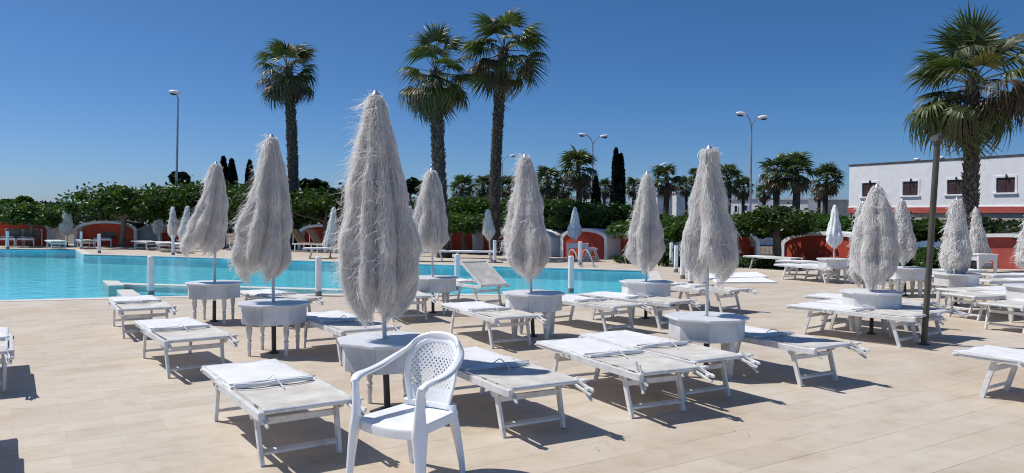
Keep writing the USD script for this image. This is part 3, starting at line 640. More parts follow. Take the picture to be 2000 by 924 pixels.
for k, (kw, lab) in enumerate([
    (dict(NL=(1337, 787), ang=-60), 'folding bed pushed against the one with hanging arms, below the tall ragged parasol'),
    (dict(NL=(1564, 755), ang=-59), 'folding bed right of the table under the tall ragged parasol, shadow spreading to the right'),
    (dict(NL=(1757, 678), ang=-50), 'front one of two flat beds touching side by side left of the green pipe'),
    (dict(NL=(1806, 667), ang=-50), 'rear one of two flat beds touching side by side left of the green pipe'),
    (dict(NR=(1799, 640), ang=-48), 'bed behind the two flat beds, running behind the table beside the green pipe'),
    (dict(NL=(330, 739), ang=-54), 'folding bed standing alone on the left paving, in front of the turned-leg tables'),
    (dict(NL=(242, 661), ang=-57), 'folding bed nearest the pool on the left, beside the stepping stones'),
    (dict(NR=(8, 766), ang=-57), 'folding bed cut by the left edge, its foot end showing'),
    (dict(NR=(-24, 672), ang=-57), 'folding bed at the left edge further back, only its corner showing'),
    (dict(NR=(-52, 985), ang=-57), 'bed left of the picture throwing the shadow in the bottom left corner'),
    (dict(NR=(607, 632), ang=-50), 'folding bed half hidden behind the table left of the largest parasol'),
    (dict(FL=(594, 679), ang=-57), 'folding bed between the two turned-leg tables, the armchair table covering its foot'),
    (dict(NL=(768, 629), ang=-66), 'folding bed by the pool behind the hem of the largest parasol'),
    (dict(NL=(962, 681), ang=-62), 'folding bed behind the armchair back, in front of the bed with the lifted end'),
    (dict(NL=(1185, 653), ang=-52), 'folding bed right of the plain-legged table near the pool'),
    (dict(NL=(1289, 643), ang=-47), 'long folding bed in front of the table at the pool corner'),
    (dict(NL=(1351, 609), ang=-50), 'left one of two folding beds right of the pool corner table'),
    (dict(NL=(1410, 612), ang=-50), 'right one of two folding beds right of the pool corner table'),
    (dict(FL=(1917, 776), ang=-55), 'large folding bed entering the picture at the right edge'),
]):
    loc, a = bed_at(**kw)
    dup(beds[[1, 1, 1, 0, 1, 0, 0, 0, 0, 0, 0, 0, 0, 1, 1, 1, 1, 0, 1][k]], loc, a, lab)
def bed_c(u, v, ang, z=.40):
    """plain bed from the pixel of its middle"""
    p = gp(u, v, z); return (p[0], p[1], 0), math.radians(ang)
for (u, v, ang), lab in [
    ((1582, 519, -58), 'far bed left of the two end-on beds before the table at the red alcove'),
    ((1628, 519.5, -57), 'far end-on bed right beside its twin before the table at the red alcove'),
    ((1583, 510.5, -35), 'far bed directly under the red alcove with the palm shadow, left of the table'),
    ((1672, 516, -50), 'far bed at the right end of the row before the palm-shadowed red alcove'),
    ((1790, 540.5, -165), 'bed behind the green pipe, foot end to the left, parasol hem above it'),
    ((1775, 533, -168), 'bed just behind the one at the green pipe, partly hidden by parasols'),
    ((1940, 573, -160), 'nearest bed by the table right of the green pipe, running to the right edge'),
    ((1925, 564, -162), 'bed tucked between the table right of the pipe and the nearest bed there'),
    ((1845, 527, -170), 'far bed behind the bushy parasol right of the green pipe'),
    ((1975, 546, -168), 'second bed from the faded red alcove at the right edge'),
    ((1985, 535.5, -172), 'bed closest to the faded red alcove at the right edge'),
    ((2010, 590, -150), 'bed under the table cut by the right edge')]:
    loc, a = bed_c(u, v, ang); dup(plainbed, loc, a, lab)
for (u, v, ang), lab in [
    ((109, 470, -50), 'far bed across the pool between the two left red alcoves'),
    ((168, 469, -52), 'far bed across the pool at the left foot of the second red alcove'),
    ((286, 471, -40), 'far bed across the pool in front of the grey shed'),
    ((322, 473.5, -60), 'far bed across the pool behind the swung parasol, left of the middle bollard'),
    ((352, 475.5, -62), 'far bed across the pool behind the swung parasol, right of the middle bollard'),
    ((828, 489, 5), 'bed across the pool left of the thick palm trunk'),
    ((925, 490, -3), 'bed across the pool between the two tall palm trunks'),
    ((640, 484, 10), 'white bed across the pool before the brown slatted beds')]:
    loc, a = bed_c(u, v, ang); dup(plainbed, loc, a, lab, 'beds across the pool')

# brown slatted beds with raised backs
def slat_bed(label, loc, rot):
    t = thing('slatted_bed', label, 'sun bed', loc, rot, 'brown slatted beds')
    for s in (-1, 1):
        obj('side_rail', bar((-.3, s * .3, .36), (1.2, s * .3, .36), .04, .06), 'white_paint', t, smooth=20)
        for x in (-.15, 1.1): obj('leg', bar((x, s * .3, 0), (x, s * .3, .34), .05, .05), 'white_paint', t, smooth=20)
    for k in range(5): obj('seat_slat', cbox((.15 + k * .22, 0, .40), (.20, .6, .03)), 'bench_wood', t, smooth=20)
    an = math.radians(52)
    for k in range(2):
        y = (k - .5) * .29
        obj('back_slat', bar((.02, y, .41), (.02 - .75 * math.cos(an), y, .41 + .75 * math.sin(an)), .27, .03, up=(1, 0, 1)), 'bench_wood', t, smooth=20)
    obj('back_strut', bar((-.33, -.2, .36), (-.33, -.2, .85), .03, .03), 'white_paint', t)
    return t
for (u, v, a), lab in [((590, 492, -25), 'brown slatted bed with raised back, left one of the pair under the fourth red alcove'),
                       ((622, 493, -25), 'brown slatted bed with raised back, right one of the pair under the fourth red alcove'),
                       ((850, 494, 155), 'brown slatted bed behind the thick palm trunk across the pool')]:
    slat_bed(lab, gp(u, v), math.radians(a))

# padded benches in the left alcoves
def bench(label, loc, rot):
    t = thing('padded_bench', label, 'bench', loc, rot, 'padded benches in the left alcoves')
    w = .92
    for sx in (-1, 1):
        for y, h in ((-.33, .40), (.33, .85)):
            obj('leg', cbox((sx * (w / 2 - .03), y, h / 2), (.05, .05, h)), 'white_paint', t, smooth=20)
    obj('front_rail', cbox((0, -.33, .36), (w, .045, .09)), 'white_paint', t, smooth=20)
    obj('back_rail', cbox((0, .33, .83), (w, .04, .05)), 'aged_white_plaster', t, smooth=20)
    obj('seat_cushion', cbox((0, -.02, .45), (w - .06, .62, .11), .03), 'brown_fabric', t)
    obj('back_cushion', rx(cbox((0, 0, 0), (w - .12, .12, .38), .05), -.2).apply_translation((0, .24, .66)), 'brown_fabric', t)
    return t
for (u, v, a), lab in [((20, 481, 0), 'padded bench at the far left inside the first red alcove'), ((57, 481, 0), 'padded bench beside the first one, right half of the first red alcove'),
                       ((207, 481.5, 0), 'padded bench with tall back posts in the second red alcove')]:
    bench(lab, gp(u, v), math.radians(a))

# folded frame leaning on its side by the middle alcove
t = thing('folded_bed', 'white bed frame folded up and stood on its side before the middle red alcove', 'sun bed', gp(1151, 510), math.radians(-10))
for k, (x0, x1) in enumerate([(-.22, -.02), (-.12, .08), (.30, .14)]):
    obj('frame_rail', bar((x0, 0, 0), (x1, .1, .52), .03, .045), 'white_paint', t, smooth=20)
    obj('frame_rail', bar((x0 + .04, .45, 0), (x1 + .02, .42, .50), .03, .045), 'white_paint', t, smooth=20)
obj('frame_bar', bar((-.02, .1, .50), (.30, .1, .44), .03, .04), 'white_paint', t, smooth=20)
obj('frame_bar', bar((-.15, .02, .2), (.22, .03, .16), .03, .03), 'white_paint', t, smooth=20)
obj('folded_mesh', bar((-.16, .2, .04), (.02, .22, .48), .40, .02, up=(1, 0, .3)), 'lounger_mesh', t, smooth=20)

# ================================================================ PLASTIC ARMCHAIR (faces +y, origin between its feet)
ch = thing('plastic_armchair', 'white plastic armchair with a woven-pattern round back, alone in the foreground', 'chair', (-.622, 4.78, 0), math.radians(151), scale=(.95, 1, .985))
def seat_z(X, Y): return .425 - .018 * np.cos(np.clip(X / .23, -1, 1) * PI / 2) * np.cos(np.clip((Y + .02) / .26, -1, 1) * PI / 2) - .035 * np.clip((Y - .16) / .08, 0, 1) ** 2
nx, ny = 17, 17
ss, tt = np.meshgrid(np.linspace(-1, 1, nx), np.linspace(-1, 1, ny), indexing='ij')
X = ss * (.205 + .035 * (tt + 1) / 2) * (1 - .05 * np.clip(np.abs(tt) - .8, 0, 1) / .2); Y = tt * .235 + .0 - .02 * (ss ** 2) * (tt > .5) * (tt - .5) * 2
Zs = seat_z(X, Y)
top = np.stack([X, Y, Zs], -1)
ring = [(i, 0) for i in range(nx)] + [(nx - 1, j) for j in range(1, ny)] + [(i, ny - 1) for i in range(nx - 2, -1, -1)] + [(0, j) for j in range(ny - 2, 0, -1)]
V = list(top.reshape(-1, 3)); Fc = []
for i in range(nx - 1):
    for j in range(ny - 1):
        a, b, c, d = i * ny + j, (i + 1) * ny + j, (i + 1) * ny + j + 1, i * ny + j + 1; Fc += [(a, b, c), (a, c, d)]
prev = [i * ny + j for i, j in ring]
for dz, inset in ((.006, -.006), (.020, -.009), (.062, -.007), (.062, .004), (.016, .008)):
    cur = []
    for i, j in ring:
        p = top[i, j].copy(); q = p[:2] / np.linalg.norm(p[:2]); p[:2] -= q * inset; p[2] -= dz; cur.append(len(V)); V.append(p)
    for k in range(len(ring)):
        k2 = (k + 1) % len(ring); Fc += [(prev[k], cur[k], cur[k2]), (prev[k], cur[k2], prev[k2])]
    prev = cur
Vb = len(V)
for i in range(nx):
    for j in range(ny): V.append(top[i, j] - [0, 0, .016])
for i in range(nx - 1):
    for j in range(ny - 1):
        a, b, c, d = [Vb + q for q in (i * ny + j, (i + 1) * ny + j, (i + 1) * ny + j + 1, i * ny + j + 1)]; Fc += [(a, c, b), (a, d, c)]
obj('seat', trimesh.Trimesh(np.array(V), np.array(Fc), process=False), 'white_plastic', ch, smooth=45)
# arms and hoop: one band from the front of one arm over the back to the other
half = np.array([(.262, .235, .640, 1, 0, .0, .062, .036), (.272, .205, .668, 1, .05, .2, .066, .034), (.280, .10, .682, 1, .1, 0, .066, .032), (.276, -.03, .702, 1, .1, -.1, .064, .032), (.258, -.13, .735, .95, .15, -.3, .062, .034),
                 (.222, -.235, .782, .8, .1, -.55, .056, .032), (.166, -.295, .832, .45, .05, -.85, .064, .034), (.088, -.325, .862, .18, 0, -1, .066, .034)])
mid = np.array([(0, -.333, .871, 0, 0, -1, .066, .034)])
oth = half[::-1].copy(); oth[:, 0] *= -1; oth[:, 3] *= -1
allp = catmull(np.vstack([half, mid, oth]), 61)
obj('arm_hoop', sweep(allp[:, :3], allp[:, 3:6], allp[:, 6], allp[:, 7], .42), 'white_plastic', ch, smooth=50)
for s in (-1, 1):
    # front leg runs on upward as the arm support
    P = np.array([(s * .285, .275, 0), (s * .274, .262, .14), (s * .262, .250, .30), (s * .252, .240, .40), (s * .250, .236, .50), (s * .254, .236, .60), (s * .262, .232, .655)])
    P = catmull(P, 22)
    z = P[:, 2]
    wd = np.interp(z, [0, .25, .38, .46, .56, .66], [.052, .082, .108, .082, .062, .056]); tk = np.interp(z, [0, .4, .66], [.036, .052, .034])
    obj('leg', sweep(P, np.tile([s * -.35, 1, 0], (22, 1)), wd, tk, .35), 'white_plastic', ch, smooth=45)
    P = catmull(np.array([(s * .175, -.200, .46), (s * .180, -.215, .38), (s * .198, -.252, .2), (s * .212, -.285, 0)]), 14); z = P[:, 2]
    obj('leg', sweep(P, np.tile([1, s * .35, 0], (14, 1)), np.interp(z, [0, .35, .46], [.040, .078, .075]), np.interp(z, [0, .46], [.034, .05]), .35), 'dirty_plastic' if s > 0 else 'white_plastic', ch, smooth=45)
# back panel: stiles and bottom web round a woven lattice
Hb = .43
out = [(-.165, 0), (.165, 0)] + [(  .165 + (.212 - .165) * min(1, q / .7), Hb * q * .62) for q in np.linspace(.1, 1, 8)] + [(.212 * math.copysign(abs(math.cos(a)) ** .72, math.cos(a)), Hb * .62 + (Hb * .38 + .005) * math.sin(a)) for a in np.linspace(.08, PI - .08, 26)] + [(-.165 - (.212 - .165) * min(1, q / .7), Hb * q * .62) for q in np.linspace(1, .1, 8)]
outl = Polygon(out).buffer(0)
inner = affinity.translate(outl.buffer(-.034), 0, .0).difference(sbox(-.3, -.1, .3, .11))
def B(x, h, off=0.0):
    """a point of the curved, leaning back"""
    x, h = np.asarray(x, float), np.asarray(h, float)
    return np.stack([x, -.200 - .22 * h - .18 * h * h + off + .085 * np.abs(x / .22) ** 2.2 * (.4 + .6 * np.clip(h / Hb, 0, 1)), .425 + h], -1)
def strip(pts, w, th, off=0.0, closed=False):
    p = np.array(shapely.segmentize(LineString(pts), .018).coords)
    P = B(p[:, 0], p[:, 1], off); P2 = B(p[:, 0], p[:, 1] + .001, off)
    t = np.gradient(P, axis=0); t /= np.linalg.norm(t, axis=1, keepdims=True)
    P3 = B(p[:, 0] + .001, p[:, 1], off); nrm = np.cross(P3 - P, P2 - P); nrm /= np.linalg.norm(nrm, axis=1, keepdims=True)
    return sweep(P, np.cross(nrm, t), w, th, .3)
ring = outl.buffer(-.017)
ringc = list(ring.exterior.coords); k0 = min(range(len(ringc) - 1), key=lambda q: abs(ringc[q][0] - .1) + ringc[q][1] * 9); ringc = ringc[k0:-1] + ringc[:k0 + 1]
obj('back_frame', strip(ringc, .036, .017), 'white_plastic', ch, smooth=45)
gx, gh = np.meshgrid(np.linspace(-1, 1, 17), np.linspace(0, 1, 7), indexing='ij')
H_ = gh * .125; X_ = gx * (.158 + .047 * np.minimum(1, H_ / Hb / .62 / .7))
pf = B(X_, H_, .004).reshape(-1, 3); pb = B(X_, H_, -.006).reshape(-1, 3); fq = []
for i in range(16):
    for j in range(6):
        q = [i * 7 + j, (i + 1) * 7 + j, (i + 1) * 7 + j + 1, i * 7 + j + 1]
        fq += [(q[0], q[2], q[1]), (q[0], q[3], q[2]), (119 + q[0], 119 + q[1], 119 + q[2]), (119 + q[0], 119 + q[2], 119 + q[3])]
obj('back_plate', trimesh.Trimesh(np.vstack([pf, pb]), np.array(fq), process=False), 'white_plastic', ch, smooth=60)
bars = []
inn = inner.buffer(.012)
for k in range(-22, 44):
    for sg in (-1, 1):
        c = k * .034
        g = LineString([(-.4, c - sg * .4), (.4, c + sg * .4)]).intersection(inn)
        for q in ([g] if g.geom_type == 'LineString' else list(g.geoms)):
            if q.length > .02: bars.append(strip(list(q.coords), .0125, .008, .002 if sg > 0 else .0))
obj('back_lattice', cat(bars), 'white_plastic', ch, smooth=45)

# ================================================================ BOLLARDS, PIPE, RAIL
def bollard(label, u, v, h=.80, r=.062):
    t = thing('bollard', label, 'bollard', gp(u, v), 0, 'white bollards round the pool')
    obj('post', lathe([(0, .10), (r, .10), (r, h - .012), (r - .012, h), (0, h)], 16), 'post_white', t)
    obj('foot', lathe([(0, 0), (r + .003, 0), (r + .003, .10), (0, .101)], 16), 'post_foot', t)
for (u, v), lab in [
    ((295, 577), 'white bollard at the near pool edge by the stepping stones, leftmost near one'),
    ((622, 578), 'white bollard at the near pool edge left of the largest parasol'),
    ((893, 567), 'white bollard at the pool just left of the bed with the lifted end'),
    ((1115, 572), 'white bollard at the near pool edge beside the plain-legged table'),
    ((15, 486), 'far white bollard in front of the first padded bench'),
    ((159, 486.5), 'far white bollard at the left foot of the second red alcove'),
    ((194, 494.5), 'far white bollard at the pool edge before the padded bench in the second alcove'),
    ((338, 498), 'far white bollard in front of the pear-shaped parasol'),
    ((801, 509), 'far white bollard beside the bed left of the thick palm trunk'),
    ((966, 513.5), 'far white bollard in front of the straight palm trunk'),
    ((1133, 518), 'far white bollard before the square table at the middle alcove'),
    ((1311, 521.5), 'farthest white bollard of the row right of the pool'),
    ((1320, 532), 'second farthest white bollard of the row right of the pool'),
    ((1333, 544.5), 'middle white bollard of the row right of the pool, against the ragged parasol'),
    ((1349, 557), 'fourth white bollard of the row right of the pool, below the ragged parasol'),
    ((1375, 559), 'nearest white bollard of the row right of the pool, below the ragged parasol')]:
    bollard(lab, u, v)
b = gp(1804.5, 673); tp = at(1831, 275, b[1])
t = thing('green_pipe', 'tall leaning green-grey pipe with a round elbow on top, right of the middle', 'pipe', b)
d = tp - b
obj('pipe', tube([(0, 0, 0), d], .039, 14), 'pipe_green', t)
dn = d / np.linalg.norm(d)
obj('elbow', cat([lathe([(0, -.05), (.052, -.05), (.058, -.045), (.058, .0), (0, .0)], 14).apply_translation(d), mv(trimesh.creation.icosphere(3, .062), *(d + dn * .02)), tube([d + dn * .02, d + dn * .03 + [-.055, -.03, .0]], [.05, .046], 14)]), 'pipe_green', t)
obj('base_flange', lathe([(0, 0), (.075, 0), (.075, .008), (.055, .012), (0, .012)], 16), 'dark_metal', t)
t = thing('pool_handrail', 'grey metal handrail leaning down into the far side of the pool', 'handrail', gp(1128, 521))
for s in (0, .45):
    obj('rail_tube', tube(catmull([(-.25 + s, .55, -.0), (-.24 + s, .5, .45), (-.15 + s, .25, .55), (.05 + s, -.2, .1), (.12 + s, -.4, -.5)], 14), .022, 8), 'galvanised', t)

# ================================================================ RED ALCOVES
def alcove(label, uL, uR, vbase, vapex, vspring, turn=0.0, depth=1.1, red='red_plaster', white='white_plaster', rim=.14, rec=.5, roofm='roof_felt'):
    c = gp((uL + uR) / 2, vbase)
    turn = math.radians(turn)
    # the opening turned away from the picture plane keeps its seen width
    pl, pr = gp(uL, vbase), gp(uR, vbase); W = (pr[0] - pl[0]) / max(.5, math.cos(turn))
    ha = EYE - (vapex - (421.6 + .006 * ((uL + uR) / 2 - 1000))) * c[1] / FOC
    hs = EYE - (vspring - (421.6 + .006 * ((uL + uR) / 2 - 1000))) * c[1] / FOC
    t = thing('red_alcove', label, 'alcove', c, turn, 'low vaulted red alcoves round the pool')
    n = 28; th = np.linspace(0, PI, n)
    def prof(w, h0, h1): return Polygon([(-w, -.02), (w, -.02)] + [(w * math.cos(a) if abs(math.cos(a)) < 1 else w * math.cos(a), h0 + (h1 - h0) * math.sin(a) ** .9) for a in th])
    outer, inner = prof(W / 2, hs, ha), prof(W / 2 - rim, hs - rim * .35, ha - rim * .85)
    front = outer.difference(inner)
    obj('front_rim', mv(xz(extrude(front, .16)), 0, -.02, 0), white, t, smooth=35)
    obj('vault', mv(xz(extrude(prof(W / 2 - .03, hs - .02, ha - .03).difference(inner), depth)), 0, .14, 0), white, t, smooth=35)
    obj('back_wall', mv(xz(extrude(inner.buffer(.01), .1)), 0, rec, 0), red, t, smooth=35)
    obj('side_wall', cat([cbox((s * (W / 2 - rim - .004), .14 + rec / 2 - .07, (hs - rim) / 2), (.03, max(.02, rec - .14), hs - rim), .002) for s in (-1, 1)]), red, t)
    roof = prof(W / 2 + .005, hs + .02, ha + .02).difference(prof(W / 2 + .1, hs - .10, ha - .028)).difference(sbox(-9, -1, 9, hs * .85))
    obj('roof_felt', mv(xz(extrude(roof, depth - .06)), 0, .16, 0), roofm, t, smooth=35)
    return t
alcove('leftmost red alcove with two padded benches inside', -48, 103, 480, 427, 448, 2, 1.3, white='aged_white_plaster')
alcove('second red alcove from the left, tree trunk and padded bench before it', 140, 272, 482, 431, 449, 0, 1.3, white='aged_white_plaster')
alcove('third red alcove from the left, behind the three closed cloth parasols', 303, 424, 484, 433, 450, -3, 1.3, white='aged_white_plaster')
alcove('fourth red alcove, shaded, behind the brown slatted beds', 578, 668, 488, 438, 457, -8, 1.2)
alcove('bright orange-red alcove right of the thick palm trunk', 874, 929, 492, 446, 464, -46, 1.0, rec=.045, roofm='white_plaster')
alcove('bright orange-red alcove behind the straight palm trunk', 937, 989, 494, 446, 464, -46, 1.0, rec=.045, roofm='white_plaster')
alcove('narrow red alcove mostly behind the bristling parasol, its grey side wall showing', 1008, 1074, 499, 447, 466, -46, 1.0, rec=.045, roofm='white_plaster')
alcove('middle red alcove behind the square table', 1098, 1180, 504, 446, 465, -46, 1.0, rec=.045, roofm='white_plaster')
alcove('red alcove behind the parasol at the pool corner', 1198, 1290, 507, 446, 466, -46, 1.0, rec=.045, roofm='white_plaster')
alcove('dark shaded red alcove right of the tall ragged parasol', 1355, 1484, 506, 447, 475, 8, 1.3)
alcove('red alcove with palm shadows across its wall and a folded white parasol before it', 1557, 1673, 513, 453, 480, -54, .8, rec=.045, roofm='white_plaster')
alcove('wide faded red alcove at the right edge with a small slot under its rim', 1903, 2066, 526, 456, 476, -50, .5, rec=.12, red='faded_red_plaster')
sl = gp(1985, 526)
t = thing('vent_slot', 'small dark slot high in the faded red wall at the right edge', 'vent', at(1987, 466, sl[1] + .03), math.radians(-50))
obj('slot_frame', cbox((0, .0, 0), (.26, .05, .13), .004), 'red_plaster', t); obj('slot', cbox((0, -.012, 0), (.21, .05, .085), .004), 'dark_metal', t)
t = thing('low_wall', 'stepped low red wall with a white foot left of the faded red alcove', 'wall', gp(1895, 522), math.radians(-8))
obj('red_wall', xz(extrude(Polygon([(-.55, 0), (.9, 0), (.9, .62), (.35, .62), (.3, .52), (-.1, .50), (-.15, .40), (-.5, .38), (-.55, .34)]), .18)), 'faded_red_plaster', t)
obj('white_foot', cbox((.5, -.12, .10), (3.6, .16, .20), .02), 'aged_white_plaster', t)
g = gp(287, 483)
t = thing('grey_shed', 'low grey gabled shed between the second and third red alcoves', 'shed', g + [0, .5, 0])
obj('wall', xz(extrude(Polygon([(-.62, 0), (.62, 0), (.62, .86), (.40, 1.04), (-.30, 1.04), (-.62, .80)]), 1.0)), 'grey_plaster', t)
obj('roof', cat([bar((-.66, .5, .82), (-.28, .5, 1.07), 1.1, .03), bar((-.30, .5, 1.065), (.42, .5, 1.065), 1.1, .03), bar((.40, .5, 1.065), (.66, .5, .86), 1.1, .03)]), 'aged_white_plaster', t)

# ================================================================ PALMS
def frond_mesh(r, L, R, nseg=30, droop=.5, ragged=.3, spread=2.15):
    """a fan leaf in its own frame: stalk along +x, blade beyond; returns (stalk, blade)"""
    s = np.linspace(0, 1, 6); bend = -.14 * L * s ** 2
    st = tube(np.c_[L * s, 0 * s, bend], np.linspace(.022, .010, 6), 4)
    hub = np.array([L, 0, bend[-1]]); tilt = -.28
    P, W = [], []
    for k in range(nseg):
        a = (k / (nseg - 1) - .5) * 2 * spread / 1.15 + r.normal(0, .02)
        ln = R * (1 - .22 * (abs(a) / spread) ** 2) * r.uniform(.85, 1.08)
        q = np.linspace(0, 1, 6)
        dr = droop * r.uniform(.6, 1.5)
        x = ln * q * math.cos(a); y = ln * q * math.sin(a)
        z = -.10 * abs(math.sin(a)) * q * ln * .6 - dr * ln * np.clip(q - .42, 0, 1) ** 1.7 * 1.9
        sh = 1 - .45 * dr * np.clip(q - .4, 0, 1)
        pts = np.c_[x * sh, y * sh, z + x * math.tan(tilt) * .5]
        if ragged: pts += np.cumsum(r.normal(0, .012 * ragged * ln / .8, pts.shape) * (q > .5)[:, None], 0)
        P.append(hub + pts)
        side = np.array([-math.sin(a), math.cos(a), .35 * (1 if k % 2 else -1)])
        wmax = ln * spread / nseg * .95
        w = np.interp(q, [0, .15, .5, .7, 1], [.08, .35, .9, .55, .05]) * wmax * .62
        W.append(side[None] * w[:, None])
    return st, ribbons(np.array(P), np.array(W))
def orient(m, az, el, roll, p):
    M = trimesh.transformations.euler_matrix(roll, -el, az, 'sxyz'); M[:3, 3] = p
    return T(m, M)
def big_palm(label, base, top, rb, rt, crownR, seed, bend=(0, 0), nup=26, ndown=20, dead=.3, flare=1.5, boots=420, skirt=0, wind=.0):
    r = np.random.default_rng(seed); top = np.array(top) - base
    t = thing('fan_palm', label, 'palm tree', base, 0, 'tall fan palms')
    z = np.linspace(0, 1, 40)
    cx = top[0] * z + bend[0] * np.sin(PI * z); cy = top[1] * z + bend[1] * np.sin(PI * z)
    rad = np.interp(z, [0, .03, .10, .5, .93, 1], [rb * flare, rb * flare * .92, rb, (rb + rt) / 2, rt, rt * .8])
    na = 18; an = np.arange(na) * 2 * PI / na
    V = np.array([[cx[i] + rad[i] * (1 + r.normal(0, .035)) * math.cos(a), cy[i] + rad[i] * (1 + r.normal(0, .035)) * math.sin(a), z[i] * top[2]] for i in range(40) for a in an])
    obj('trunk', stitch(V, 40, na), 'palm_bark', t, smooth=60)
    st = []
    for k in range(boots):
        q = r.uniform(.02, 1) ; a = r.uniform(0, 2 * PI); q = .04 + .96 * k / boots
        a = k * 2.399 + r.normal(0, .15)
        rr = np.interp(q, z, rad); p = np.array([np.interp(q, z, cx), np.interp(q, z, cy), q * top[2]]); d = np.array([math.cos(a), math.sin(a), 0]); s = np.array([-math.sin(a), math.cos(a), 0])
        w, h, o = rt * r.uniform(.22, .42), rt * r.uniform(.4, .9), rt * r.uniform(.15, .52)
        b = p + d * rr * .93
        v = np.array([b - s * w, b + s * w, b + d * .01 + [0, 0, -h], b + d * o + s * w * .35 + [0, 0, h * .5], b + d * o - s * w * .35 + [0, 0, h * .5]])
        st.append(trimesh.Trimesh(v, [(0, 4, 3), (0, 3, 1), (0, 2, 4), (2, 3, 4), (1, 3, 2)], process=False))
    obj('bark_stubs', cat(st), 'palm_stub', t, smooth=False, kind='stuff')
    tot = nup + ndown
    for k in range(tot):
        az = k * 2.39996 + r.normal(0, .45)
        if k < nup:
            el = math.radians(np.interp(k, [0, nup * .3, nup], [78, 42, -8]) + r.normal(0, 15)); mt = 'palm_green' if r.random() > .18 else 'palm_olive'; dr = r.uniform(.3, .85)
        else:
            el = math.radians(np.interp(k, [nup, tot], [-8, -54]) + r.normal(0, 15)); mt = 'palm_dead' if r.random() < dead + .45 * (k - nup) / ndown else 'palm_olive' if r.random() < .6 else 'palm_green'; dr = r.uniform(.55, 1.0)
        L = crownR * r.uniform(.48, .80); R = crownR * r.uniform(.50, .72)
        stalk, blade = frond_mesh(r, L, R, nseg=30, droop=dr, ragged=.6 if k > nup else .3)
        p = top + np.array([0, 0, -.25 * rt * (k / tot) * 6 - .02])
        fr = obj('frond', orient(blade, az, el, r.normal(0, .25), p), mt, t, smooth=False)
        obj('stalk', orient(stalk, az, el, 0, p), 'petiole_look', fr, smooth=60)
    if skirt:
        sk = []
        for k in range(skirt):
            stalk, blade = frond_mesh(r, crownR * .25, crownR * .5, nseg=14, droop=.9, ragged=1.0, spread=1.3)
            sk.append(orient(blade, r.uniform(0, 2 * PI), math.radians(r.uniform(-86, -66)), 0, top + [0, 0, -r.uniform(.1, .55)]))
        obj('dry_skirt', cat(sk), 'palm_dead', t, smooth=False)
    return t
b = gp(573, 486); big_palm('tall fan palm standing alone left of the largest parasol', b, at(562, 131, b[1]), .25, .22, 1.50, 21, (.10, 0), nup=22, ndown=15)
b = gp(868, 503); big_palm('thick-trunked fan palm with a long drooping crown, left of the two close together', b, at(851, 138, b[1] - .3), .245, .225, 1.46, 22, (-.05, 0), nup=22, ndown=24, dead=.2, skirt=1, flare=1.35)
b = gp(966, 499); big_palm('taller straight fan palm, right of the two close together', b, at(984, 92, b[1] + .3), .225, .205, 1.66, 23, (-.12, 0), nup=22, ndown=15, dead=.3, flare=1.2)
b = gp(1893, 531); big_palm('fan palm with a brown skirt in front of the white building at right', b, at(1899, 157, b[1]), .20, .20, 1.75, 24, (0, 0), nup=27, ndown=18, dead=.4, skirt=7, flare=1.2)

# distant palms: three kinds, set out again and again
def small_palm(label, loc, H, R, seed, sc=1, nfr=34, dead=.25):
    r = np.random.default_rng(seed); t = thing('background_palm', label, 'palm tree', loc, 0, 'fan palms behind the pool trees', sc)
    z = np.linspace(0, 1, 8)
    obj('trunk', tube(np.c_[.1 * np.sin(z * 3 + seed), 0 * z, z * H], np.interp(z, [0, .1, .9, 1], [.34, .24, .2, .05]), 9), 'palm_bark', t)
    g, d = [], []
    for k in range(nfr):
        el = math.radians(np.interp(k, [0, nfr * .6, nfr], [80, 5, -60]) + r.normal(0, 9))
        stk, blade = frond_mesh(r, R * r.uniform(.45, .6), R * r.uniform(.5, .66), nseg=13, droop=r.uniform(.3, .9), ragged=.4)
        (d if k > nfr * (1 - dead) else g).append(orient(blade, k * 2.4 + r.normal(0, .2), el, r.normal(0, .3), (0, 0, H - .012 * k)))
        stk.vertices[:, 1:] *= 1.8; d.append(orient(stk, k * 2.4, el, 0, (0, 0, H - .012 * k)))
    obj('crown', cat(g), 'far_palm_leaf', t, smooth=False); obj('dry_fronds', cat(d), 'palm_dead', t, smooth=False)
    return t
PALMS = [  # crown centre pixel, crown radius px, distance
    (903, 366, 38, 62, 'broad distant palm between the two tall trunks, left one'), (944, 362, 32, 66, 'distant palm half behind the straight tall trunk, left side'),
    (994, 364, 34, 70, 'distant palm right of the straight tall trunk'), (1070, 352, 44, 60, 'dense distant palm right of the bristling parasol'),
    (1129, 326, 54, 56, 'tallest distant palm, in front of the forked street lamp'), (1100, 366, 30, 74, 'small distant palm left of the tallest distant one'),
    (1143, 368, 24, 78, 'small distant palm right of the tallest distant one'), (1182, 366, 26, 72, 'distant palm between the short and tall cypress'),
    (1238, 364, 28, 68, 'distant palm right of the tall double cypress'), (1301, 346, 42, 58, 'distant palm left of the tall ragged parasol under a lamp'),
    (1340, 362, 26, 70, 'distant palm just left of the tall ragged parasol'), (1359, 344, 26, 66, 'distant palm behind the neck of the tall ragged parasol'),
    (1421, 346, 42, 58, 'distant palm just right of the tall ragged parasol'), (1452, 366, 30, 72, 'distant palm left of the big forked lamp post'),
    (1492, 374, 24, 80, 'small distant palm right of the big forked lamp post'), (1517, 334, 50, 56, 'left palm of the pair before the low white houses'),
    (1555, 330, 52, 55, 'right palm of the pair before the low white houses, lamp arm above it'), (1615, 348, 44, 62, 'distant palm left of the white building corner'),
    (1600, 374, 24, 76, 'small distant palm below the one left of the white building'), (1208, 372, 20, 84, 'small far palm behind the cypress foot'), (1018, 378, 20, 84, 'small far palm behind the bristling parasol')]
protos = []
